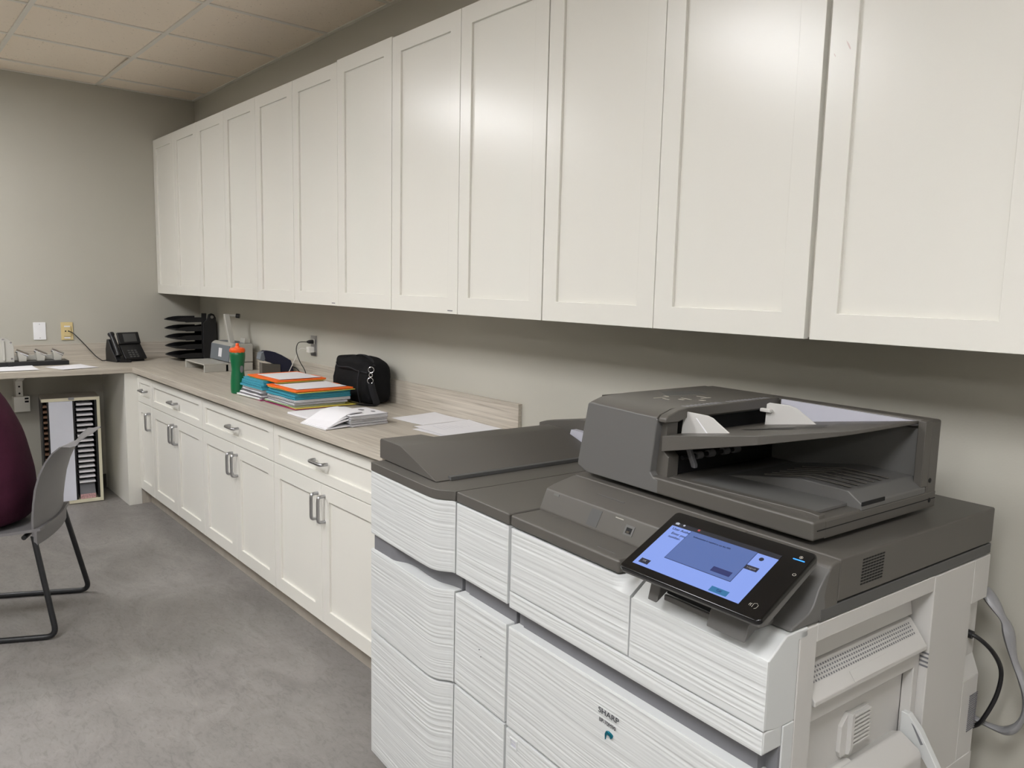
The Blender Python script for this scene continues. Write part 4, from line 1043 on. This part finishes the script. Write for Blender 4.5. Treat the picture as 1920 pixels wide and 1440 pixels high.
# heavy paper punch
t = thing('paper_punch', 'grey three-head paper punch on a black bar, left on the short worktop', 'office machine', (.16, -1.30, Z))
part('base_bar', B(-.06, .075, -.35, .37, 0, .028), 'black', t, bevel=.003)
part('back_rail', B(-.06, -.045, -.35, .33, .028, .06), 'greycase', t, bevel=.002)
pl_ = [(-.0, .028), (.115, .028), (.115, .125), (.105, .155), (.085, .175), (.06, .182), (.03, .175), (.01, .155), (0, .125)]
part('side_plate', MB().prism([(p[0]-.045, p[1]) for p in pl_], 'x', .052, .060), 'greycase', t, bevel=.002)
mb = MB()
for (y, zz) in ((-.030, .15), (.015, .172), (.055, .15), (-.030, .05), (.057, .05)): mb.lathe([(.006, 0), (.007, .002), (.004, .003)], 10, mtx=Matrix.Translation((.060, y, zz)) @ Matrix.Rotation(math.pi/2, 4, 'Y'))
part('screw', mb, 'chrome', t)
part('side_rib', MB().tube([(.061, .017, .16), (.061, .017, .04)], .007, 10), 'greycase', t, smooth=True)
part('pivot_knob', MB().tube([(.072, .045, .012), (.088, .045, .012)], .017, 16), 'black', t, smooth=True)
for y in (.115, .215, .310):
    d = part('punch_head', MB().prism([(y-.018, .028), (y+.022, .028), (y+.030, .075), (y-.018, .095), (y-.026, .085)], 'x', -.02, .045), 'greycase', t, bevel=.003)
    part('punch_plunger', MB().tube([(.03, y-.03, .098), (.04, y+.035, .066)], .0125, 14), 'chrome', d, smooth=True)
part('lever_arm', MB().tube([(.02, -.06, .16), (.0, -.2, .20), (-.02, -.34, .21)], .012, 10), 'greycase', t, smooth=True)

# media rack under the short worktop
RKM = Matrix.Translation((.18, -.945, 0)) @ Matrix.Rotation(math.radians(-6), 4, 'Z') @ Matrix.Translation((-.18, .945, 0))
t = thing('media_rack', 'narrow storage rack with slotted columns and a white panel under the short worktop', 'storage rack', RKM.to_translation(), math.radians(-6))
yL, yR, xF, xB, zt_ = -1.098, -.768, .305, .06, .705
part('top_board', B(xB, xF, yL, yR, zt_-.018, zt_), 'racktop', t, bevel=.001)
part('top_edge', B(xF, xF+.003, yL, yR, zt_-.020, zt_), 'cream', t)
part('base_board', B(xB, xF+.003, yL+.0, yR, .004, .026), 'cream', t, bevel=.001)
part('side_board', B(xB, xF+.003, yR-.018, yR, .026, zt_-.020), 'cream', t, bevel=.001)
part('side_board', B(xB, xF-.02, yL, yL+.008, .026, zt_-.020), 'black', t, bevel=.001)
part('back_board', B(xB, xB+.006, yL, yR, .0, zt_-.018), 'blackmatt', t)
part('centre_panel', B(xF-.012, xF+.006, -1.058, -.925, .026, zt_-.021), 'rackdoor', t, bevel=.001)
part('divider', B(xB, xF-.005, -.925, -.914, .026, zt_-.02), 'black', t); part('divider', B(xB, xF-.005, -1.067, -1.059, .026, zt_-.02), 'black', t)
part('inner_wall', B(xB, xF-.004, yR-.030, yR-.0185, .026, zt_-.02), 'black', t)
for k in range(19):
    zz = .663-k*.0345
    if zz < .14: break
    part('slot_shelf', B(xB+.01, xF-.012, -.912, yR-.0305, zz-.014, zz-.012), 'black', t)
    part('brown_shelf', B(xB+.01, xF-.01, yL+.009, -1.0675, zz-.016, zz-.002), 'rackbrown', t)
    e = thing('paper_bundle', 'white papers filed in slot %s of the media rack, counted from the top' % ['one', 'two', 'three', 'four', 'five', 'six', 'seven', 'eight', 'nine', 'ten', 'eleven', 'twelve', 'thirteen', 'fourteen', 'fifteen', 'sixteen'][k], 'paper', RKM @ Vector((.20, -.857, zz-.0118)), math.radians(-6), 'papers in the media rack')
    mb = MB(); mb.box(-.08, .096, -.046, .046, 0, .0115)
    part('sheets', mb, 'paper', e)
e = thing('paper_bundle', 'pinkish leaflets leaning in the bottom bay of the media rack', 'paper', RKM @ Vector((.20, -.857, .0275)), math.radians(-6))
part('sheets', MB().prism([(-.05, 0), (.095, 0), (.095, .012), (.06, .10), (.03, .105), (-.05, .06)], 'y', -.045, .045), 'recess', e)
part('front_leaflet', MB().prism([(.094, .0), (.1, .0), (.1, .026), (.094, .030)], 'y', -.045, .045), mat('pink_print', (190, 150, 150), .6, noise=(90, .4, U)), e)
part('hook_latch', B(xF+.003, xF+.012, -.948, -.915, zt_-.012, zt_+.004), 'steel', t, bevel=.001)

# ------------------------------------------------------------------ chair
CH = Vector((2.18, -1.32, 0)); CA = Vector((-.902, .431, 0)); CF = Vector((-.431, -.902, 0))
rzc = math.atan2(CA.y, CA.x)+math.pi      # local +x = -CA (image-near side), local y = ... 
# local frame: X = a axis (CA), Y = f axis (CF) -> left-handed check: CA x CF
t = thing('guest_chair', 'grey plastic chair with a black sled base, occupied by the person in burgundy', 'chair', CH, math.atan2(-CA.y, -CA.x))
# local x' = -a, local y' = rot90(x') ; f = ?
xl = -CA; yl = Vector((-xl.y, xl.x, 0)); SG = 1 if yl.dot(CF) > 0 else -1
def cl(a, f, z): return (-a, SG*f, z)
for s in (-1, 1):
    pts = [cl(s*.19, .085 if s < 0 else .075, .425), cl(s*.252, .0, .012), cl(s*.252, .52, .012), cl(s*.20, .43, .425)]
    part('sled_leg', MB().tube(fillet(pts, .045, 7), .0115, 12), 'frame_black', t, smooth=True)
part('cross_bar', MB().tube([cl(-.19, .12, .418), cl(.19, .12, .418)], .010, 10), 'frame_black', t, smooth=True)
part('cross_bar', MB().tube([cl(-.20, .40, .418), cl(.20, .40, .418)], .010, 10), 'frame_black', t, smooth=True)
# shell back
def shell(rows, nx, thick):
    mb = MB(); vs = []; W = nx+1
    for L_ in (0, 1):
        for (z, f0, hw, cv) in rows:
            for i in range(nx+1):
                q = -1+2*i/nx; vs.append(cl(q*hw, f0+cv*q*q-(thick if L_ == 0 else 0), z - (.018*abs(q)**6 if z > .80 else 0)))
    R = len(rows); N = W*R; fs = []
    for r in range(R-1):
        for i in range(nx): k = r*W+i; fs += [(k, k+1, k+W+1, k+W), (k+N, k+W+N, k+W+1+N, k+1+N)]
    for i in range(nx): fs += [(i, i+N, i+1+N, i+1), ((R-1)*W+i, (R-1)*W+i+1, (R-1)*W+i+1+N, (R-1)*W+i+N)]
    for r in range(R-1): fs += [(r*W, r*W+W, r*W+W+N, r*W+N), (r*W+nx, r*W+nx+N, r*W+W+nx+N, r*W+W+nx)]
    mb.add(vs, fs); return mb
rows = [(.405, .064, .200, .022), (.45, .060, .203, .027), (.50, .055, .205, .030), (.56, .046, .208, .032), (.62, .036, .211, .032), (.68, .018, .214, .032), (.73, -.004, .217, .030), (.77, -.030, .219, .028), (.797, -.060, .219, .026), (.812, -.088, .215, .022), (.817, -.105, .205, .018)]
part('backrest', shell(rows, 16, .008), 'chair', t, smooth=True)
mb = MB(); nx = 14
seat = []
for L_ in (0, 1):
    for j in range(13):
        f = .055+.40*j/12; z = .447-.012*math.sin(j/12*math.pi)+(.006 if j > 9 else 0)-(.02*((j-10)/2)**2 if j > 10 else 0)
        hw = .205+.025*math.sin(j/12*math.pi*.6)
        for i in range(nx+1):
            q = -1+2*i/nx; seat.append(cl(q*hw, f, z+.012*q*q-(.012 if L_ == 0 else 0)))
W = nx+1; N = W*13; fs = []
for j in range(12):
    for i in range(nx): k = j*W+i; fs += [(k, k+W, k+W+1, k+1), (k+N, k+1+N, k+W+1+N, k+W+N)]
for i in range(nx): fs += [(i, i+1, i+1+N, i+N), (12*W+i+1, 12*W+i, 12*W+i+N, 12*W+i+1+N)]
for j in range(12): fs += [(j*W+W, j*W, j*W+N, j*W+W+N), (j*W+nx, j*W+W+nx, j*W+W+nx+N, j*W+nx+N)]
mb.add(seat, fs); part('seat', mb, 'chair', t, smooth=True)
part('back_socket', shell([(.388, .060, .203, .020), (.41, .058, .206, .022), (.455, .054, .208, .024)], 16, .012), 'chair', t, smooth=True)

# ------------------------------------------------------------------ seated person
t = thing('person', 'person in a burgundy top sitting on the grey chair, back to the cabinets', 'person', CH, math.atan2(-CA.y, -CA.x))
def skin(name, verts, edges, m, parent, sub=2, root=0):
    me = bpy.data.meshes.new(name); me.from_pydata([v[:3] for v in verts], edges, []); me.materials.append(MT[m])
    o = bpy.data.objects.new(name, me); COL.objects.link(o); o.parent = parent
    sk = o.modifiers.new('skin', 'SKIN'); sk.use_smooth_shade = True
    for i, v in enumerate(verts):
        r = v[3]; me.skin_vertices[0].data[i].radius = (r, r) if not isinstance(r, tuple) else r
        me.skin_vertices[0].data[i].use_root = (i == root)
    s = o.modifiers.new('sub', 'SUBSURF'); s.levels = sub; s.render_levels = sub
    return o
def P_(a, f, z, r): x, y, zz = cl(a, f, z); return (x, y, zz, r)
AC = -.03
# body: one continuous surface
V = [P_(AC, .30, .56, .125), P_(AC, .30, .70, .115), P_(AC, .33, .86, .110), P_(AC, .37, .98, .090), P_(AC, .40, 1.075, .06), P_(AC, .425, 1.13, .05), P_(AC, .44, 1.20, .075), P_(AC, .45, 1.27, .085)]
Eg = [(i, i+1) for i in range(7)]
for s in (-1, 1):
    n0 = len(V)
    V += [P_(AC+s*.155, .385, .985, .046), P_(AC+s*.235, .42, .89, .042), P_(AC+s*.25, .50, .76, .040), P_(AC+s*.19, .62, .73, .034), P_(AC+s*.13, .72, .70, .026), P_(AC+s*.11, .77, .69, .03)]
    Eg += [(3, n0)]+[(n0+i, n0+i+1) for i in range(5)]
    for q, (da, df, l) in enumerate(((-.030, .055, .9), (-.012, .075, 1), (.006, .078, 1), (.024, .070, .92))):
        m0 = len(V); V += [P_(AC+s*.11+da*.8, .77+.03, .688, .0085), P_(AC+s*.11+da, .77+.055, .684, .008), P_(AC+s*.11+da, .77+.08*l, .670, .0072)]
        Eg += [(n0+5, m0), (m0, m0+1), (m0+1, m0+2)]
    m0 = len(V); V += [P_(AC+s*.11-s*.035, .775, .69, .010), P_(AC+s*.11-s*.052, .80, .685, .009)]; Eg += [(n0+5, m0), (m0, m0+1)]
    n1 = len(V)
    V += [P_(AC+s*.10, .33, .535, .095), P_(AC+s*.13, .55, .53, .082), P_(AC+s*.14, .73, .52, .062), P_(AC+s*.14, .75, .33, .055), P_(AC+s*.14, .74, .12, .040), P_(AC+s*.14, .78, .06, .036), P_(AC+s*.145, .88, .035, .030)]
    Eg += [(0, n1)]+[(n1+i, n1+i+1) for i in range(6)]
skin('body', V, Eg, 'skin', t)
# top: loft of the torso with a bulging back, plus sleeves
def torso():
    mb = MB(); n = 40
    rows = [(.448, .300, .175, .165), (.47, .30, .210, .180), (.50, .300, .232, .192), (.54, .298, .243, .198), (.60, .298, .246, .200), (.66, .300, .240, .198), (.72, .304, .230, .192), (.78, .312, .222, .188), (.84, .325, .218, .184), (.90, .342, .216, .178), (.96, .362, .212, .165), (1.01, .378, .198, .145), (1.05, .390, .165, .115), (1.075, .398, .110, .085), (1.095, .405, .068, .065)]
    vs = []; fs = []
    for (z, f, ra, rf) in rows:
        ra -= .026; rf -= .022; f += .008
        for k in range(n):
            a = 2*math.pi*k/n; ca, sa = math.cos(a), math.sin(a)
            wr = .004*math.sin(z*95+2.2*math.sin(a*2)+a*3)*math.exp(-((z-.52)/.09)**2)+.0025*math.sin(z*60+a*5)
            vs.append(cl(AC+(ra+wr)*sgn(ca, .85), f+(rf+wr)*sgn(sa, .9), z+.004*math.sin(a*3+z*30)))
    for i in range(len(rows)-1):
        for k in range(n): fs.append((i*n+k, i*n+(k+1) % n, (i+1)*n+(k+1) % n, (i+1)*n+k))
    fs.append(tuple(range(n))); mb.add(vs, fs); return mb
sw = part('burgundy_top', torso(), 'shirt', t, smooth=True)
s2 = sw.modifiers.new('sub', 'SUBSURF'); s2.levels = 1; s2.render_levels = 1
for s in (-1, 1):
    skin('sleeve', [P_(AC+s*.11, .378, .985, .085), P_(AC+s*.180, .390, .990, .078), P_(AC+s*.24, .42, .90, .062), P_(AC+s*.255, .50, .765, .054), P_(AC+s*.195, .615, .735, .045), P_(AC+s*.145, .70, .708, .036)], [(i, i+1) for i in range(5)], 'shirt', t)
    skin('trouser_leg', [P_(AC+s*.07, .30, .55, .105), P_(AC+s*.11, .38, .545, .105), P_(AC+s*.13, .55, .537, .092), P_(AC+s*.14, .74, .525, .075), P_(AC+s*.14, .755, .33, .070), P_(AC+s*.14, .745, .12, .060)], [(i, i+1) for i in range(5)], 'trousers', t)
    sh = part('shoe', MB().prism([(.70, 0), (.985, 0), (.985, .03), (.93, .05), (.83, .085), (.72, .09), (.70, .06)], 'x', -.045, .045), 'black', t, bevel=.012, seg=3)
    for v in sh.data.vertices: x, y, z_ = v.co; v.co = cl(AC+s*.145+x, y, z_)
# head details
def head(a, b):
    cb = math.cos(b); x = .075*math.cos(a)*cb; y = .092*math.sin(a)*cb; z_ = .115*math.sin(b)
    if z_ < 0: x *= 1+z_*1.6; y *= 1+z_*1.2
    return cl(AC+x, .452+y, 1.235+z_)
part('head', blob(28, 20, head), 'skin', t, smooth=True)
part('nose', MB().tube([cl(AC, .540, 1.255), cl(AC, .560, 1.225), cl(AC, .545, 1.215)], [.008, .012, .009], 10), 'skin', t, smooth=True)
part('mouth', MB().tube([cl(AC-.022, .531, 1.188), cl(AC, .538, 1.186), cl(AC+.022, .531, 1.188)], [.003, .005, .003], 8), mat('lips', (170, 95, 90), .5), t, smooth=True)
for s in (-1, 1):
    part('eye', blob(12, 8, lambda a, b, s=s: cl(AC+s*.028+.011*math.cos(a)*math.cos(b), .530+.010*math.sin(a)*math.cos(b), 1.252+.009*math.sin(b))), 'white_plate', t, smooth=True)
    part('iris', blob(10, 6, lambda a, b, s=s: cl(AC+s*.028+.005*math.cos(a)*math.cos(b), .5375+.004*math.sin(a)*math.cos(b), 1.252+.005*math.sin(b))), 'rackbrown', t, smooth=True)
    part('ear', blob(12, 8, lambda a, b, s=s: cl(AC+s*.074+.009*math.cos(a)*math.cos(b), .448+.018*math.sin(a)*math.cos(b), 1.235+.030*math.sin(b))), 'skin', t, smooth=True)
def hairf(a, b):
    cb = math.cos(b); k = 1.13; x = .078*k*math.cos(a)*cb; y = .094*k*math.sin(a)*cb; z_ = .120*k*math.sin(b)
    if y > .02 and z_ < .055: y = .02+(y-.02)*.15; z_ = max(z_, .0)
    return cl(AC+x, .440+y, 1.245+z_ + .002*math.sin(a*13))
part('hair', blob(36, 22, hairf), 'hair', t, smooth=True)

# scuffs on the near cabinet door
for o in bpy.data.objects:
    if o.name.startswith('upper_cabinet') and 'pink scuffs' in o.get('label', ''):
        x = SU+WU*4+.012
        mb = MB()
        mb.tube(smooth_path([(x+.010, 0, 2.115), (x+.011, 0, 2.09), (x+.015, 0, 2.07), (x+.022, 0, 2.055)], 5), .0016, 6, flat=1)
        mb.tube(smooth_path([(x+.026, 0, 2.045), (x+.036, 0, 2.028), (x+.044, 0, 2.012)], 5), [.0006, .001, .0012, .0016, .002, .0024, .0026, .0026, .0026, .0022, .001], 6)
        mb.tube(smooth_path([(x+.006, 0, 2.012), (x+.010, 0, 2.005)], 5), .0022, 6)
        mb.v = [(a, YU+.00005+b*.03, c) for a, b, c in mb.v]
        part('scuff_marks', mb, 'scuff', o)
